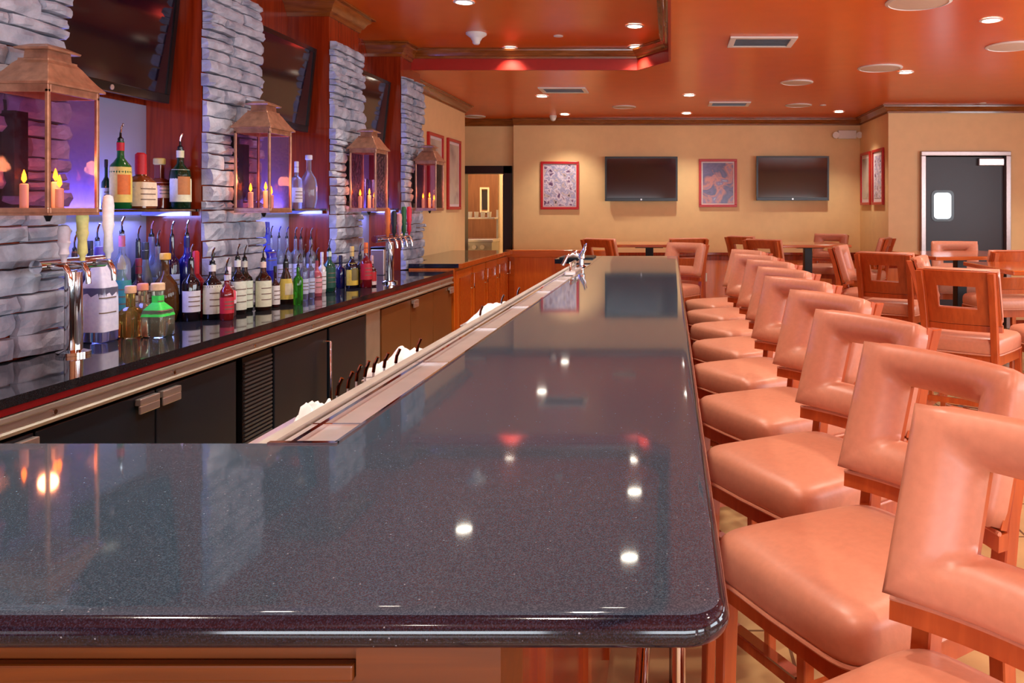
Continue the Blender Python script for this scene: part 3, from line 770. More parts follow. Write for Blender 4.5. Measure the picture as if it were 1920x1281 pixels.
cb(258, 545, 430, 18, 'wine', (20, 30, 26), 'pourer', (200, 60, 60), 'dark bottle with small red label at the back of the near niche', lz=(.2, .45))
cb(425, 600, 500, 24, 'liquor', (120, 20, 24), 'pourer', (200, 40, 60), 'short red bottle before the pale labelled clear bottle', capc=(200, 200, 210))
settle()
r = empty('ice_dispenser', (-2.4, 6.62, ZC+.0005)); tag(r, 'small grey steel box with dark top beside the far beer tower', 'box')
B('body', M['steel'], (-.055, .055, -.08, .08, 0, .21), r, bevel=.006)
B('lid', M['blackmetal'], (-.058, .058, -.083, .083, .2105, .23), r, bevel=.004)
# shelf bottles
def sb(x, px, top, wpx, shape, glass, cap, label, txt, base=392, **k):
    y = x*F/(px-1258.0); h = (base-top)*y/F
    return bottle(x, y, 1.474, h, wpx/2*y/F, shape, glass, cap, label, ltxt=txt, group='bottles on the glass shelves', **k)
sb(-2.54, 199, 300, 16, 'liquor', (14, 60, 36), 'cap', (200, 200, 190), 'dark green bottle half hidden by the nearest lantern, on the glass shelf')
sb(-2.47, 226, 244, 36, 'liquor', (14, 96, 44), 'pourer', (236, 214, 110), 'tall green bottle with yellow label and red collar on the shelf', lz=(.1, .62), capc=(200, 24, 40), badge=(230, 120, 40))
sb(-2.45, 264, 287, 42, 'squat', (120, 60, 26), 'wax', (236, 222, 196), 'square whiskey bottle with red wax top and cream label', lz=(.06, .56))
sb(-2.56, 299, 296, 38, 'squat', (110, 40, 20), 'cork', (216, 176, 150), 'squat brown flask with wooden stopper on the glass shelf', lz=(.25, .6), capc=(196, 170, 90))
sb(-2.46, 338, 262, 36, 'liquor', (12, 44, 26), 'pourer', (226, 224, 190), 'dark green whiskey bottle with cream label at the shelf end', lz=(.12, .66), capc=(220, 214, 170), badge=(190, 120, 60))
sb(-2.46, 556, 300, 20, 'tall', CL, 'cap', (226, 226, 240), 'clear bottle with white label on the middle glass shelf', capc=(220, 220, 230), dark=False)
sb(-2.44, 579, 286, 30, 'oval', CL, 'cork', None, 'clear round decanter on the middle glass shelf', capc=(214, 216, 230), dark=False)
for k, (a, b) in enumerate(((-2.5, 6.5), (-2.52, 6.75), (-2.48, 6.93))):
    mb = MB(); mb.lathe([(.03, 0), (.036, .12), (.034, .12), (.028, .008)], n=16); o = mb.build('drinking_glass', M['glass'], smooth=True); o.location = (a, b, 1.4745)
    tag(o, 'clear tumbler on the farthest glass shelf', 'glass', 'tumblers on the far shelf')
    o2 = o.copy(); C.objects.link(o2); o2.location = (a+.0, b, 1.598); tag(o2, 'clear tumbler stacked on another on the far glass shelf', 'glass', 'stacked tumblers on the far shelf')

# speed rail bottles
n_ = 0
for px, py, c, cp in ((632, 735, (225, 232, 238), None), (652, 722, (40, 30, 30), (40, 40, 60)), (668, 708, CL, None), (684, 700, (20, 130, 60), (20, 120, 60)), (700, 692, CL, (235, 240, 245)), (720, 684, CL, (225, 235, 245)), (742, 676, (90, 40, 20), (230, 230, 230)), (782, 655, CL, None), (900, 588, (60, 30, 20), (200, 200, 200)), (940, 566, CL, None), (970, 551, (20, 20, 24), (220, 220, 220))):
    x = -.785; y = x*F/(px-1258.0); zt = EYE-(py-390)*y/F; h = .30
    bottle(x, y, .7005, max(.28, zt-.7), .0265, 'liquor', c, 'pourer', None, ltxt='pour-spout bottle in the under bar well, only its neck showing', group='bottles in the under bar well', capc=cp, dark=(c != CL))
# cloths and ice bucket
def crumple(name, x0, x1, y0, y1, z0, h, seed, txt, cat):
    rnd = random.Random(seed); mb = MB(); n = 16; G = []
    ph = [rnd.uniform(0, 6) for _ in range(6)]
    for top in (1, 0):
        g = []
        for j in range(n+1):
            row = []
            for i in range(n+1):
                u, v = i/n, j/n; e = min(u, 1-u, v, 1-v)*4; e = min(1, e)
                zz = z0 + (h*(.35+.35*abs(math.sin(7*u+ph[0]+3*v))+.3*abs(math.sin(11*v+ph[1]-4*u))+rnd.uniform(-.08, .08))*e**.6 if top else 0)+(.002 if top else 0)
                row.append(mb.bm.verts.new((x0+(x1-x0)*u+.01*math.sin(9*v+ph[2]), y0+(y1-y0)*v+.01*math.sin(9*u+ph[3]), zz)))
            g.append(row)
        G.append(g)
    for g in G:
        for j in range(n):
            for i in range(n): mb.bm.faces.new((g[j][i], g[j][i+1], g[j+1][i+1], g[j+1][i]))
    for i in range(n):
        for (a, b) in (((0, i), (0, i+1)), ((n, i), (n, i+1)), ((i, 0), (i+1, 0)), ((i, n), (i+1, n))):
            mb.bm.faces.new((G[0][a[0]][a[1]], G[0][b[0]][b[1]], G[1][b[0]][b[1]], G[1][a[0]][a[1]]))
    o = mb.build(name, M['towel'], smooth='all'); tag(o, txt, cat); return o
def binn(y0, y1, txt):
    o = empty('ice_bin', (0, 0, 0)); tag(o, txt, 'bin', 'steel bins along the bar well')
    mb = MB(); mb.box(-.97, -.835, y0, y1, .7005, .93); mb.build('bin_body', M['steel_d'], o, bevel=.004)
    mb = MB(); mb.box(-.975, -.83, y0-.004, y1+.004, .9305, .938); mb.build('bin_lid', M['steel'], o, bevel=.002)
binn(1.80, 2.07, 'steel bin in the bar well below the nearest white towel')
binn(2.52, 2.9, 'steel bin in the bar well below the large white towel')
binn(3.7, 4.45, 'steel bin in the bar well farthest from the camera')
crumple('bar_towel', -.91, -.84, 1.92, 2.05, .9385, .06, 3, 'crumpled white towel at the near end of the bar well', 'towel')
crumple('bar_towel', -.97, -.84, 2.55, 2.87, .9385, .06, 5, 'large crumpled white towel in the middle of the bar well', 'towel')
crumple('bar_towel', -.97, -.84, 3.75, 4.4, .9385, .045, 8, 'folded white towel at the far end of the bar well', 'towel')

# ---------------------------------------------------------------- beer towers and tap
def beer_tower(x, y, h, ys, handles, txt):
    r = empty('beer_tower', (x, y, ZC+.0005)); tag(r, txt, 'beer tap')
    mb = MB(); mb.lathe([(.055, 0), (.055, .012), (.03, .02), (.028, h-.03)], n=24); mb.build('column', M['chrome'], r, smooth=True)
    a, b = ys
    mb = MB(); mb.tube([(0, a, h), (0, b, h)], .024, 20); mb.build('cross_bar', M['chrome'], r, smooth=True)
    for yy, col, hh, nm in handles:
        f = MB(); f.tube([(.03, yy, h), (.075, yy, h), (.09, yy, h-.03), (.092, yy, h-.07)], [.012, .012, .010, .009], 10); fo = f.build('faucet', M['chrome'], r, smooth=True)
        g = MB(); g.lathe([(.008, 0), (.010, .02), (.017, .03), (.014, hh*.4), (.021, hh*.55), (.018, hh*.6), (.02, hh*.85), (.016, hh), (.006, hh+.006)], (.07, yy, h+.014), 14)
        o = g.build('tap_handle', paper(col), r, smooth=True); o['label'] = nm + ' tap handle'
    return r
beer_tower(-2.24, 3.0, .34, (-.18, .15), ((-.14, (210, 200, 210), .13, 'grey'), (-.05, (232, 224, 140), .19, 'pale yellow'), (.085, (228, 230, 238), .24, 'white')), 'near chrome beer tower with pale yellow and white tap handles')
beer_tower(-2.06, 5.86, .33, (-.3, .28), ((-.24, (214, 110, 40), .2, 'orange'), (-.11, (24, 26, 30), .18, 'black'), (.0, (214, 150, 150), .16, 'pink'), (.1, (30, 90, 50), .21, 'green'), (.22, (200, 30, 60), .21, 'red')), 'far chrome beer tower with five coloured tap handles')
r = empty('glass_rinser_tap', (-.77, 5.55, ZB+.0005)); r.location = (-.628, 5.62, ZB-.0115); tag(r, 'chrome bar tap with lever handles at the far inner bar corner', 'tap')
mb = MB(); mb.lathe([(.034, 0), (.034, .01), (.02, .02), (.018, .06), (.026, .07), (.024, .1), (.01, .11)], n=16); mb.build('base', M['chrome'], r, smooth=True)
mb = MB(); mb.tube([(0, 0, .08), (-.06, -.01, .10), (-.10, -.02, .08), (-.13, -.03, .02)], [.014, .013, .012, .014], 12); mb.build('spout', M['chrome'], r, smooth=True)
for s_ in (-1, 1):
    mb = MB(); mb.tube([(.0, .03*s_, .09), (.02, .05*s_, .13), (.03, .06*s_, .17)], [.012, .009, .006], 10); mb.build('lever', M['chrome'], r, smooth=True)
mb = MB(); mb.lathe([(.022, 0), (.026, .02), (.012, .03)], (-.05, .02, .095), 12); mb.build('valve_knob', M['chrome'], r, smooth=True)
tag(B('bar_mat', M['blackmetal'], (-.90, -.63, 6.44, 6.74, ZB+.0005, ZB+.012), bevel=.003), 'flat black bar mat at the far bar corner', 'mat')
r = empty('steel_caddy', (-.624, 5.1, ZB-.0115)); tag(r, 'small chrome caddy on the inner rail near the far tap', 'caddy')
B('caddy_base', M['steel'], (-.035, .035, -.16, .16, .0005, .03), r, bevel=.008)
mb = MB(); mb.tube([(0, -.14, .03), (0, -.12, .075), (0, .12, .075), (0, .14, .03)], .008, 10); mb.build('caddy_handle', M['chrome'], r, smooth=True)

# ---------------------------------------------------------------- lanterns
def rect(x0, x1, y0, y1, z): return [(x0, y0, z), (x1, y0, z), (x1, y1, z), (x0, y1, z)]
def lantern(y0, txt):
    X0, X1, W = -2.30, -2.11, .245
    cx, cy = (X0+X1)/2, y0+W/2; hx, hy = (X1-X0)/2, W/2; z0, z1 = 1.462, 1.905
    r = empty('copper_lantern', (cx, cy, 0)); tag(r, txt, 'lantern', 'copper lanterns on the stone pillars')
    mb = MB(); t = .012
    for sx in (-1, 1):
        for sy in (-1, 1): mb.box(sx*hx-t*(sx > 0), sx*hx+t*(sx < 0), sy*hy-t*(sy > 0), sy*hy+t*(sy < 0), z0+.018, z1-.02)
    for za, zb in ((z0, z0+.018), (z1-.03, z1)):
        mb.box(-hx, hx, -hy, -hy+t, za, zb); mb.box(-hx, hx, hy-t, hy, za, zb); mb.box(-hx, -hx+t, -hy+t, hy-t, za, zb); mb.box(hx-t, hx, -hy+t, hy-t, za, zb)
    mb.build('frame', M['copper'], r, bevel=.0015, seg=1)
    B('base_plate', M['copper'], (-hx, hx, -hy, hy, z0-.008, z0), r)
    g = .004
    for (a, b, c, d_) in ((-hx+t, hx-t, -hy+g, -hy+g+.003), (-hx+t, hx-t, hy-g-.003, hy-g), (-hx+g, -hx+g+.003, -hy+t, hy-t), (hx-g-.003, hx-g, -hy+t, hy-t)):
        B('glass_pane', M['lglass'], (a, b, c, d_, z0+.018, z1-.03), r)
    L = []
    for f, z in ((1.13, z1-.004), (1.13, z1+.004), (.98, z1+.022), (.8, z1+.05), (.66, z1+.075), (.56, z1+.088), (.56, z1+.095)):
        L.append(rect(-hx*f, hx*f, -hy*f, hy*f, z))
    mb = MB(); mb.loops(L); mb.build('roof', M['copper'], r, bevel=.001, seg=1)
    mb = MB(); mb.loops([rect(-hx*.44, hx*.44, -hy*.46, hy*.46, z1+.095), rect(-hx*.42, hx*.42, -hy*.44, hy*.44, z1+.125)]); mb.build('chimney', M['copper'], r)
    mb = MB(); mb.loops([rect(-hx*.62, hx*.62, -hy*.62, hy*.62, z1+.125), rect(-hx*.64, hx*.64, -hy*.64, hy*.64, z1+.132), rect(-hx*.3, hx*.3, -hy*.35, hy*.35, z1+.148)]); mb.build('chimney_cap', M['copper'], r)
    mb = MB(); mb.box(-hx-.05, -hx, -.03, .03, z0+.06, z0+.36); mb.box(-hx-.056, -hx-.045, -.05, .05, z0+.02, z0+.4); mb.build('wall_bracket', M['blackmetal'], r)
    mb = MB(); mb.tube([(0, 0, z0-.03), (0, 0, z0-.008)], [.006, .014], 10); mb.build('finial', M['blackmetal'], r, smooth=True)
    for k, (a, b, h_) in enumerate(((-.045, -.05, .10), (.04, .0, .085), (-.02, .06, .11))):
        mb = MB(); mb.lathe([(.013, 0), (.013, h_), (.009, h_+.003)], (a, b, z0), 12); cd = mb.build('candle', M['candle'], r, smooth=True)
        mb = MB(); mb.lathe([(.002, 0), (.008, .012), (.006, .028), (.001, .045)], (a, b, z0+h_+.006), 10); mb.build('flame', M['flame'], cd, smooth=True)
    light('lantern_light', 'POINT', (cx, cy, z0+.17), 1.3, (1, .42, .12), shadow_soft_size=.03)
lantern(2.71, 'largest copper lantern, nearest the camera, on the first stone pillar')
lantern(4.21, 'copper lantern on the second stone pillar from the camera')
lantern(5.72, 'copper lantern on the third stone pillar from the camera')
lantern(7.19, 'smallest looking copper lantern, on the farthest stone pillar')

# ---------------------------------------------------------------- framed pictures
def framed(w_, h_, loc, rz, m, label, group, matw=.03):
    r = empty('framed_picture', loc, rz); tag(r, label, 'picture', group)
    f = .035; mb = MB(); a, b = w_/2, h_/2
    mb.box(-a, a, -.03, 0, b-f, b); mb.box(-a, a, -.03, 0, -b, -b+f); mb.box(-a, -a+f, -.03, 0, -b+f, b-f); mb.box(a-f, a, -.03, 0, -b+f, b-f)
    mb.build('frame', M['redframe'], r, bevel=.004)
    B('mat_board', M['mat_board'], (-a+f, a-f, -.012, 0, -b+f, b-f), r)
    B('print', m, (-a+f+matw, a-f-matw, -.015, -.012, -b+f+matw, b-f-matw), r)
    return r
pc1 = picture('crowd_photo', [(40, 30, 60), (120, 90, 130), (226, 214, 226), (150, 150, 190), (210, 190, 190), (40, 44, 70)], 11, 3, .3)
pc2 = picture('player_photo', [(60, 60, 96), (110, 100, 140), (90, 90, 130), (196, 128, 120), (120, 110, 150), (190, 190, 210)], 5, 9, .5)
pc3 = picture('pale_photo', [(150, 140, 140), (196, 186, 176), (206, 196, 180), (190, 176, 160)], 3, 5, .4)
framed(.54, .68, ((1050-1258)*YB/F, YB-.001, EYE+(390-348)*YB/F), 0, pc1, 'red framed crowded sports photograph left of the back wall televisions', 'red framed pictures', .012)
framed(.54, .68, ((1346-1258)*YB/F, YB-.001, EYE+(390-343.5)*YB/F), 0, pc2, 'red framed picture of a player between the two back wall televisions', 'red framed pictures', .02)
for yy, l in ((9.35, 'left'), (8.62, 'hidden')):
    framed(.54, .82, (XL+.001, yy, 1.87-.0), PI/2, pc3, 'red framed pale print on the yellow left wall, %s' % ('nearer the hall doorway' if l == 'left' else 'behind the farthest lantern'), 'red framed pictures')
for yy, l, m_ in ((10.95, 'farther, beside the back wall corner', pc3), (10.3, 'nearer, on the short side wall', pc1)):
    framed(.52, .72, (2.68-.001, yy, EYE+.4), -PI/2, m_, 'red framed picture %s' % l, 'red framed pictures', .05)

tv('tv', 1.02, .625, ((1202.5-1258)*11.25/F, 11.24, EYE+(390-335.5)*11.25/F), 0, 0, 'wall television on the back wall, left of the player picture', 'back wall televisions')
tv('tv', 1.02, .625, ((1486-1258)*11.25/F, 11.24, EYE+(390-334.5)*11.25/F), 0, 0, 'wall television on the back wall, right of the player picture', 'back wall televisions')

# emergency light
r = empty('emergency_light', ((1587-1258)*YB/F, YB-.001, EYE+(390-253)*YB/F)); tag(r, 'white twin head emergency light near the back right corner', 'emergency light')
B('housing', M['white'], (-.13, .13, -.07, 0, -.06, .06), r, bevel=.01)
for s_ in (-1, 1):
    mb = MB(); mb.tube([(s_*.16, -.04, 0), (s_*.165, -.075, -.008), (s_*.165, -.09, -.01)], [.02, .045, .047], 14); mb.build('lamp_head', M['white'], r, smooth=True)
    mb = MB(); mb.tube([(s_*.1, -.04, 0), (s_*.165, -.045, 0)], .01, 8); mb.build('lamp_arm', M['white'], r, smooth=True)
# outlet
r = empty('wall_outlet', ((1321-1258)*11.3/F, YB-.0155, .5)); tag(r, 'white power outlet on the back wall wainscot', 'outlet')
B('cover_plate', M['white'], (-.037, .037, -.008, 0, -.06, .06), r, bevel=.003)
for s_ in (-1, 1): B('socket', M['mat_board'], (-.016, .016, -.011, -.008, s_*.026-.015, s_*.026+.015), r)

# ---------------------------------------------------------------- ceiling fittings
def downlight(x, y, z, label, energy=1, vis=True):
    r = empty('recessed_light', (x, y, z)); tag(r, label, 'ceiling light', 'recessed ceiling lights')
    mb = MB(); mb.lathe([(.075, -.001), (.075, -.005), (.058, -.009), (.055, -.003)], n=28, cap0=False, cap1=False); mb.build('trim_ring', M['white'], r, smooth=True)
    mb = MB(); mb.lathe([(.056, -.0015), (.056, -.004)], n=28); mb.build('lamp', M['lamp'], r)
    light('downlight', 'SPOT', (x, y, z-.02), LE*energy, (1, .89, .75), spot_size=math.radians(104), spot_blend=.7, shadow_soft_size=.05)
LE = 62
def cp(px, py, z=ZL): return P(px, py, z)
dl = [(cp(870, 3, ZT), ZT, 'recessed ceiling light cut by the top of the picture, in the raised ceiling'),
      (cp(957, 90, ZT), ZT, 'recessed ceiling light at the far left of the raised ceiling'),
      (cp(1190, 48, ZT), ZT, 'nearer of two recessed ceiling lights at the right of the raised ceiling'),
      (cp(1193, 87, ZT), ZT, 'farther of two recessed ceiling lights at the right of the raised ceiling'),
      (cp(1016, 180), ZL, 'recessed ceiling light beside the left ceiling vent'),
      (cp(1059, 214), ZL, 'recessed ceiling light near the back wall, above the left red framed photograph'),
      (cp(1292, 178), ZL, 'nearer of two middle recessed ceiling lights beyond the raised ceiling'),
      (cp(1287, 212), ZL, 'farther of two middle recessed ceiling lights, near the back wall'),
      (cp(1573, 209), ZL, 'recessed ceiling light above the right back wall television'),
      (cp(1698, 135), ZL, 'recessed ceiling light beside the round speaker at the right'),
      (cp(1858, 37), ZL, 'recessed ceiling light nearest the top right corner of the picture')]
for (x, y), z, l in dl:
    e = 1.0 if y < 10.2 else .75
    downlight(x, y, z-.0005, l, e)
for k, (x, y, z) in enumerate([(-.27, 5.2, ZT), (-.27, 3.7, ZT), (-.27, 2.2, ZT), (-1.46, 4.05, ZT), (-1.46, 2.45, ZT), (-.27, .6, ZT), (-1.46, .8, ZT), (-.8, -1.2, ZT), (1.6, 4.2, ZL), (1.6, 2.8, ZL), (1.6, .7, ZL), (3.6, 4.6, ZL), (3.6, 2.2, ZL), (1.6, -1.6, ZL), (3.6, -.4, ZL), (4.2, 8.6, ZL)]):
    light('downlight', 'SPOT', (x, y, z-.03), LE*(.9 if y > .2 else .7), (1, .89, .75), spot_size=math.radians(104), spot_blend=.7, shadow_soft_size=.05)
    r = empty('recessed_light', (x, y, z-.0005)); tag(r, 'recessed ceiling light nearer the camera than the picture shows', 'ceiling light', 'recessed lights out of view')
    mb = MB(); mb.lathe([(.075, -.001), (.075, -.005), (.058, -.009), (.055, -.003)], n=20, cap0=False, cap1=False); mb.build('trim_ring', M['white'], r, smooth=True)
    mb = MB(); mb.lathe([(.056, -.0015), (.056, -.004)], n=20); mb.build('lamp', M['lamp'], r)
sp = [(1722, 3, .2, 'cream round ceiling speaker cut by the top edge of the picture'), (1898, 86, .2, 'cream round ceiling speaker at the right edge of the picture'),
      (1650, 127, .2, 'cream round ceiling speaker beside a recessed light'), (1494, 154, .165, 'cream round ceiling speaker, nearer of two aligned ones'),
      (1497, 197, .165, 'cream round ceiling speaker, farther of two aligned ones'), (1170, 200, .15, 'small cream round ceiling speaker beyond the raised ceiling'), (890, 218, .15, 'cream round ceiling speaker nearest the hall doorway')]
for px, py, rr_, l in sp:
    x, y = cp(px, py); r = empty('ceiling_speaker', (x, y, ZL-.0005)); tag(r, l, 'speaker', 'round ceiling speakers')
    mb = MB(); mb.lathe([(rr_*.9, 0), (rr_*.9, -.008), (rr_*.4, -.011), (.001, -.012)], n=36, cap1=False); mb.build('grille', M['grillw'], r, smooth=True)
    mb = MB(); mb.lathe([(rr_, -.0005), (rr_, -.006), (rr_*.9, -.012), (rr_*.89, -.002)], n=36, cap0=False, cap1=False); mb.build('rim', M['white'], r, smooth=True)
for px, py, l in ((1428, 77, 'white ceiling vent with dark louvres, nearest of the three'), (1057, 168, 'white ceiling vent left, beyond the raised ceiling'), (1367, 194, 'white ceiling vent farthest, near the back wall')):
    x, y = cp(px, py); r = empty('ceiling_vent', (x, y, ZL-.0005)); tag(r, l, 'vent', 'ceiling vents')
    mb = MB(); a, b, c, d_ = .25, .18, .205, .135
    mb.box(-a, a, -b, -d_, -.015, 0); mb.box(-a, a, d_, b, -.015, 0); mb.box(-a, -c, -d_, d_, -.015, 0); mb.box(c, a, -d_, d_, -.015, 0); mb.build('frame', M['white'], r, bevel=.003)
    B('backing', M['blackmetal'], (-c, c, -d_, d_, -.003, -.0005), r)
    mb = MB(); k = -d_+.02
    while k < d_-.01: mb.bar((-c, k, -.009), (c, k, -.009), .012, .008, up=(0, .0, 1)); k += .045
    mb.build('louvres', M['grille'], r)
x, y = cp(893, 62, ZT); r = empty('smoke_detector', (x, y, ZT-.0005)); tag(r, 'white cone shaped smoke detector on the raised ceiling', 'smoke detector')
mb = MB(); mb.lathe([(.085, 0), (.085, -.014), (.05, -.04)], n=24, cap1=False); mb.build('base', M['white'], r, smooth=True, autos=60)
mb = MB(); mb.lathe([(.05, -.04), (.032, -.07), (.03, -.085), (.02, -.095)], n=24); mb.build('sensor_head', M['white'], r, smooth=True, autos=60)
for px, py, z, l in ((1047, 67, ZT, 'small white sprinkler cover on the raised ceiling'), (1543, 197, ZL, 'small sprinkler cover beside the farther speaker'), (1843, 193, ZL, 'small sprinkler cover in front of the kitchen door wall')):
    x, y = cp(px, py, z); mb = MB(); mb.lathe([(.04, 0), (.04, -.006), (.01, -.01)], n=20); o = mb.build('sprinkler_cover', M['white'], smooth=True); o.location = (x, y, z-.0005); tag(o, l, 'sprinkler', 'sprinkler covers')
r = empty('security_camera', ((1037-1258)*11.0/F, 11.0, ZL-.0005)); tag(r, 'small white dome camera by the back wall crown moulding', 'camera')
mb = MB(); mb.lathe([(.05, 0), (.05, -.02), (.042, -.03)], n=20, cap1=False); mb.build('mount', M['white'], r, smooth=True)
mb = MB(); mb.lathe([(.042, -.03), (.038, -.05), (.025, -.068), (.005, -.075)], n=20); mb.build('dome', M['white'], r, smooth=True)

# ---------------------------------------------------------------- bar stools
def seat_outline(s, n=44, wf=.235, wb=.205, dp=.222):
    out = []
    for k in range(n):
        t = 2*PI*k/n; c_, s_ = math.cos(t), math.sin(t); e = 2/9
        u = math.copysign(abs(c_)**e, c_); v = math.copysign(abs(s_)**e, s_)
        wy = wb+(wf-wb)*(1-u)/2
        x = u*dp*s*(1+.035*(1-v*v))-.012; yv = v*wy*s*(1+.03*(1-u*u))
        out.append((x, yv))
    return out
def bend(y): return -.035*(y/.22)**2
def stool():
    r = empty('bar_stool')
    # cushion
    L = []
    for s_, z in ((.94, .672), (.985, .676), (1.0, .688), (1.005, .712), (.998, .735), (.975, .750), (.93, .760), (.82, .768), (.6, .775), (.3, .778), (.08, .779)):
        L.append([(x, y, z) for x, y in seat_outline(s_)])
    mb = MB(); mb.loops(L); seat = mb.build('seat', M['leather'], r, smooth='all')
    def piping(pts, nm, par, rad=.0045):
        mb = MB(); n = len(pts); rings = []
        P_ = [Vector(p) for p in pts]
        for i in range(n):
            d = (P_[(i+1) % n]-P_[i-1]).normalized(); u = Vector((0, 0, 1)) if abs(d.z) < .8 else Vector((1, 0, 0)); a = d.cross(u).normalized(); b = a.cross(d)
            rings.append([mb.bm.verts.new(P_[i]+(a*math.cos(PI*k/3)+b*math.sin(PI*k/3))*rad) for k in range(6)])
        for i in range(n):
            A, B_ = rings[i], rings[(i+1) % n]
            for k in range(6): mb.bm.faces.new((A[k], A[(k+1) % 6], B_[(k+1) % 6], B_[k]))
        return mb.build(nm, M['leather'], par, smooth=True)
    piping([(x, y, .674) for x, y in seat_outline(1.0)], 'piping', seat)
    # apron
    mb = MB(); zt, zb = .669, .612
    fx, bxx, wf, wb = -.195, .195, .212, .186
    for a, b in (((fx, -wf), (fx, wf)), ((bxx, -wb), (bxx, wb)), ((fx, -wf), (bxx, -wb)), ((fx, wf), (bxx, wb))):
        mb.bar((a[0], a[1], (zt+zb)/2), (b[0], b[1], (zt+zb)/2), .024, zt-zb)
    mb.build('seat_frame', M['chairwood'], r)
    fl = []; t = .019
    for s_ in (-1, 1):
        mb = MB(); x0, y0 = -.195, s_*.212; x1, y1 = -.205, s_*.224
        mb.loops([rect(x1-t*.8, x1+t*.8, y1-t*.8, y1+t*.8, .0), rect(x0-t, x0+t, y0-t, y0+t, .668)]); mb.build('leg', M['chairwood'], r, bevel=.003, seg=1)
        mb = MB()
        pts = [(.235, .205*s_, .0), (.205, .195*s_, .45), (.200, .19*s_, .68), (.222, .19*s_, .85), (.262, .192*s_, 1.02), (.30, .195*s_, 1.13)]
        Ls = []
        for i, (x, y, z) in enumerate(pts):
            w_ = t*(.85 if i == 0 else 1)
            Ls.append(rect(x-w_, x+w_, y-w_, y+w_, z))
        mb.loops(Ls); mb.build('leg', M['chairwood'], r, bevel=.003, seg=1)
    mb = MB(); mb.bar((.2, -.19, .40), (.2, .19, .40), .02, .03); mb.bar((-.2, -.216, .34), (.212, -.198, .34), .02, .03); mb.bar((-.2, .216, .34), (.212, .198, .34), .02, .03); mb.build('stretcher', M['chairwood'], r)
    mb = MB(); mb.bar((-.2, -.216, .255), (-.2, .216, .255), .026, .034); fr = mb.build('foot_rest', M['chairwood'], r)
    mb = MB(); mb.bar((-.202, -.2, .275), (-.202, .2, .275), .034, .006); mb.build('chrome_plate', M['chrome'], fr)
    # back panel coordinates: u across (y), v up ; plane leans back
    HW, V0, V1 = .222, .835, 1.140
    hw, h0, h1 = .105, .928, 1.052
    def pl(u, v, off):
        """off: towards the sitter (-x)"""
        x = .222 + (v-.85)*.33 + bend(u) - off
        if v > .85: x = .205 + (v-.835)*.29 + bend(u) - off
        else: x = .205 + bend(u) - off + (v-.835)*.1
        return (x, u, v + off*.3)
    def rloop(uo, v0, v1, off, n=8, rc=0):
        out = []
        cs = [(-uo, v0), (uo, v0), (uo, v1), (-uo, v1)]
        for i in range(4):
            a, b = cs[i], cs[(i+1) % 4]
            for k in range(n):
                f = k/n; u_, v_ = a[0]+(b[0]-a[0])*f, a[1]+(b[1]-a[1])*f
                if k == 0 and rc: # soften corner
                    u_ -= math.copysign(rc*.3, u_); v_ += rc*.3 if i in (0, 1) else -rc*.3
                out.append(pl(u_, v_, off))
        return out
    L = []
    for f, off in ((0, .0), (0, .018), (.01, .032), (.05, .044), (.16, .054), (.4, .060), (.62, .056), (.8, .044), (.92, .028), (1.0, .008), (1.0, -.0)):
        uo = HW+(hw-HW)*f; a = V0+(h0-V0)*f; b = V1+(h1-V1)*f
        L.append(rloop(uo, a, b, off, rc=.02 if f < .03 else 0))
    mb = MB(); mb.loops(L, False, False); bk = mb.build('backrest', M['leather'], r, smooth='all')
    # close back of ring with wood back board
    L = []
    for uo, a, b, off in ((hw+.001, h0-.001, h1+.001, .006), (HW-.003, V0+.003, V1-.003, .006), (HW-.003, V0+.003, V1-.003, -.012), (hw+.001, h0-.001, h1+.001, -.012), (hw+.001, h0-.001, h1+.001, .006)):
        L.append(rloop(uo, a, b, off))
    mb = MB(); mb.loops(L, False, False); mb.build('back_board', M['chairwood'], r, smooth=True, autos=40)
    pp = [pl(-HW+2*HW*k/12, V0-.004, .012) for k in range(13)]
    mb = MB(); mb.tube([Vector(p) for p in pp], .005, 6); mb.build('piping', M['leather'], bk, smooth=True)
    Ls = []
    for k in range(13):
        u = -HW+2*HW*k/12; x0_ = pl(u, .815, 0)[0]
        Ls.append([(x0_-.014, u, .798), (x0_+.014, u, .798), (x0_+.016, u, .832), (x0_-.012, u, .832)])
    mb = MB(); mb.loops(Ls); mb.build('lower_rail', M['chairwood'], r, smooth=True, autos=40)
    return r
proto = stool()
first = [True]
def put(x, y, rz, label, group):
    if first[0]: o = proto; first[0] = False
    else: o = copy_tree(proto)
    o.location = (x, y, .0005); o.rotation_euler = (0, 0, rz); o['label'] = label; o['category'] = 'bar stool'; o['group'] = group
    if label in seen: print('DUP', label)
    seen[label] = 1
    return o
ordn = ['nearest', 'second', 'third', 'fourth', 'fifth', 'sixth', 'seventh', 'eighth', 'ninth']
TH = 30
for i in range(9):
    a = math.radians(TH + [7, 0, 1, -1, 2, -1, 1, 3, -2][i])
    cx_, cy_ = .402 + [-.03, 0, .0, .0, -.01, .01, .02, .0, .0][i], 1.055+i*.638
    put(cx_, cy_, a, 'salmon leather bar stool with open square back, %s from the camera along the bar' % ordn[i] if i else 'salmon leather bar stool nearest the camera along the bar, cut by the frame', 'bar stools along the bar')
G2 = 'stools at the high tables'
def face(x, y, fx, fy, label):
    """x, y: centre; fx, fy: facing direction"""
    rz = math.atan2(-fy, -fx); put(x, y, rz, label, G2)
face(1.73, 4.62, .6, .8, 'high stool seen from behind, its wood back with square opening nearest at the right')
face(1.74, 6.22, .55, .83, 'high stool seen from behind, wood back before the middle of the far tables')
face(1.93, 5.38, .93, -.36, 'high stool turned sideways between the two stools seen from behind')
face(1.72, 6.98, .93, -.36, 'high stool turned sideways left of the middle wood backed stool')
face(2.78, 7.75, -.2, -1, 'high stool with only its pink top rail showing before the dark kitchen door')
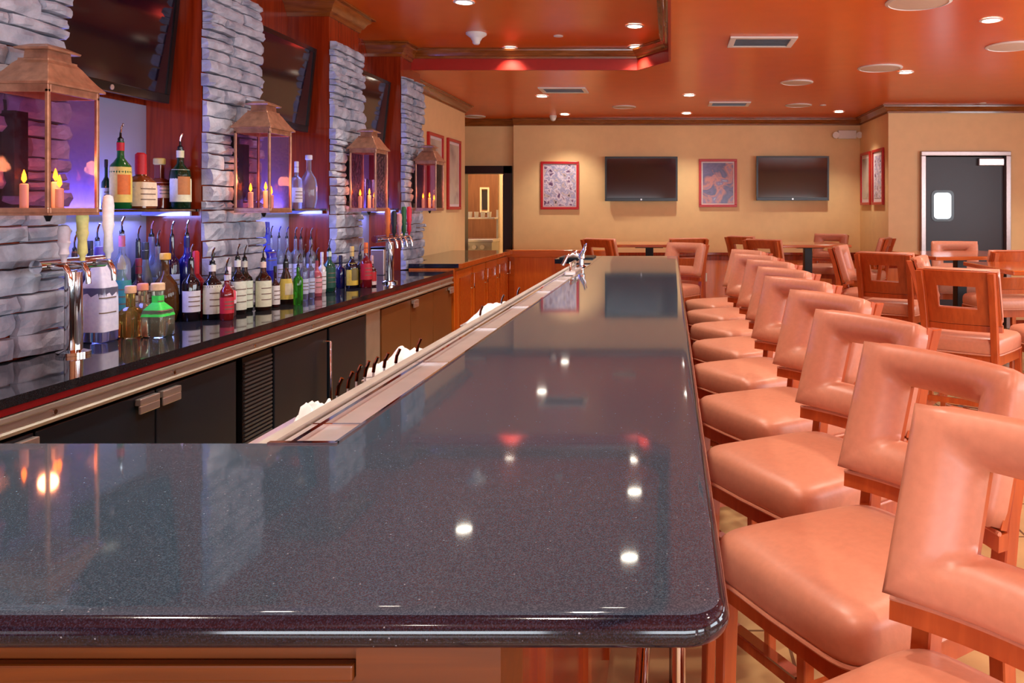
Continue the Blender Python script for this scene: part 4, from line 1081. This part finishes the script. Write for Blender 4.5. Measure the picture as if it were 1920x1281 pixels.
face(2.70, 6.55, -.1, 1, 'high stool with wood back beyond the right front table')
face(2.33, 4.75, -1, -.06, 'high stool at the right picture edge, only its seat and side showing')
face(-.64, 8.93, .6, .8, 'high stool with wood back left of the far left table')
face(.12, 9.04, -.3, .95, 'high stool with dark wood back behind the right end of the far left table')
face(.0, 7.42, -.62, -.78, 'high stool with pink back beyond the far end of the bar')
face(1.02, 9.62, .8, .6, 'high stool with wood back left of the far middle table, farther of two')
face(1.12, 8.70, .6, .8, 'high stool with wood back left of the far middle table, nearer of two')
face(1.92, 10.05, -.55, -.83, 'high stool facing the camera at the right end of the far middle table')
face(2.2, 9.1, -.9, .45, 'high stool with dark back edge right of the far middle table')

# ---------------------------------------------------------------- high tables
def table(x, y, rz, s, label):
    r = empty('high_table', (x, y, .0005), rz); tag(r, label, 'table', 'high tables')
    h = s/2; mb = MB(); mb.box(-h, h, -h, h, 1.038, 1.07); mb.build('tabletop', M['tablewood'], r, bevel=.006)
    B('column', M['blackmetal'], (-.045, .045, -.045, .045, .03, 1.02), r, bevel=.004)
    B('top_plate', M['blackmetal'], (-.16, .16, -.16, .16, 1.02, 1.0375), r, bevel=.003)
    mb = MB(); mb.bar((-.3, 0, .015), (.3, 0, .015), .08, .03); mb.bar((0, -.3, .0155), (0, .3, .0155), .08, .029); mb.build('cross_base', M['blackmetal'], r)
table(2.68, 5.66, 0, .9, 'high wood table at the right picture edge')
table(2.6, 7.2, math.radians(8), .9, 'high wood table before the kitchen door, reflecting light')
table(-.25, 9.32, 0, .78, 'high wood table at the back left, beyond the bar end')
table(1.58, 9.25, math.radians(4), .8, 'high wood table at the back middle with black column showing')
r = empty('side_cabinet', (3.62, 7.0, 0)); tag(r, 'low black cabinet with steel edge behind the right table', 'cabinet')
B('cabinet_body', M['black'], (-.36, .5, -.3, .25, .001, .86), r, bevel=.005)
B('top', M['blackmetal'], (-.38, .52, -.32, .27, .86, .885), r, bevel=.003)
B('steel_edge', M['steel'], (-.385, -.362, -.325, -.302, .001, .859), r)

# ---------------------------------------------------------------- daylight through the windows
for a, b in RW:
    light('daylight', 'AREA', (XR-.02, (a+b)/2, 1.65), 60, (.86, .92, 1), shape='RECTANGLE', size=1.3, size_y=b-a-.1, rot=(0, PI/2, 0))
for a, b in FW:
    light('daylight', 'AREA', ((a+b)/2, YF+.02, 1.05), 52, (.86, .92, 1), shape='RECTANGLE', size=b-a-.1, size_y=1.3, rot=(PI/2, 0, 0))
light('hall_lamp', 'AREA', (-3.1, 12.6, 2.7), 30, (1, .85, .65), shape='SQUARE', size=.5)
w = bpy.data.worlds.new('sky'); bpy.context.scene.world = w; w.use_nodes = True
nt = w.node_tree; bg = nt.nodes['Background']
st = nt.nodes.new('ShaderNodeTexSky'); st.sky_type = 'NISHITA'; st.sun_elevation = math.radians(40); st.sun_disc = False
nt.links.new(st.outputs[0], bg.inputs[0]); bg.inputs[1].default_value = .15

sc = bpy.context.scene
sc.view_settings.view_transform = 'Standard'; sc.view_settings.look = 'None'; sc.view_settings.gamma = 1; sc.view_settings.exposure = 0.58
sc.view_settings.use_curve_mapping = False
sc.cycles.use_denoising = True
sc.cycles.max_bounces = 8; sc.cycles.diffuse_bounces = 4; sc.cycles.glossy_bounces = 4; sc.cycles.transmission_bounces = 6; sc.cycles.transparent_max_bounces = 12
sc.cycles.caustics_reflective = False; sc.cycles.caustics_refractive = False
sc.cycles.sample_clamp_indirect = 4
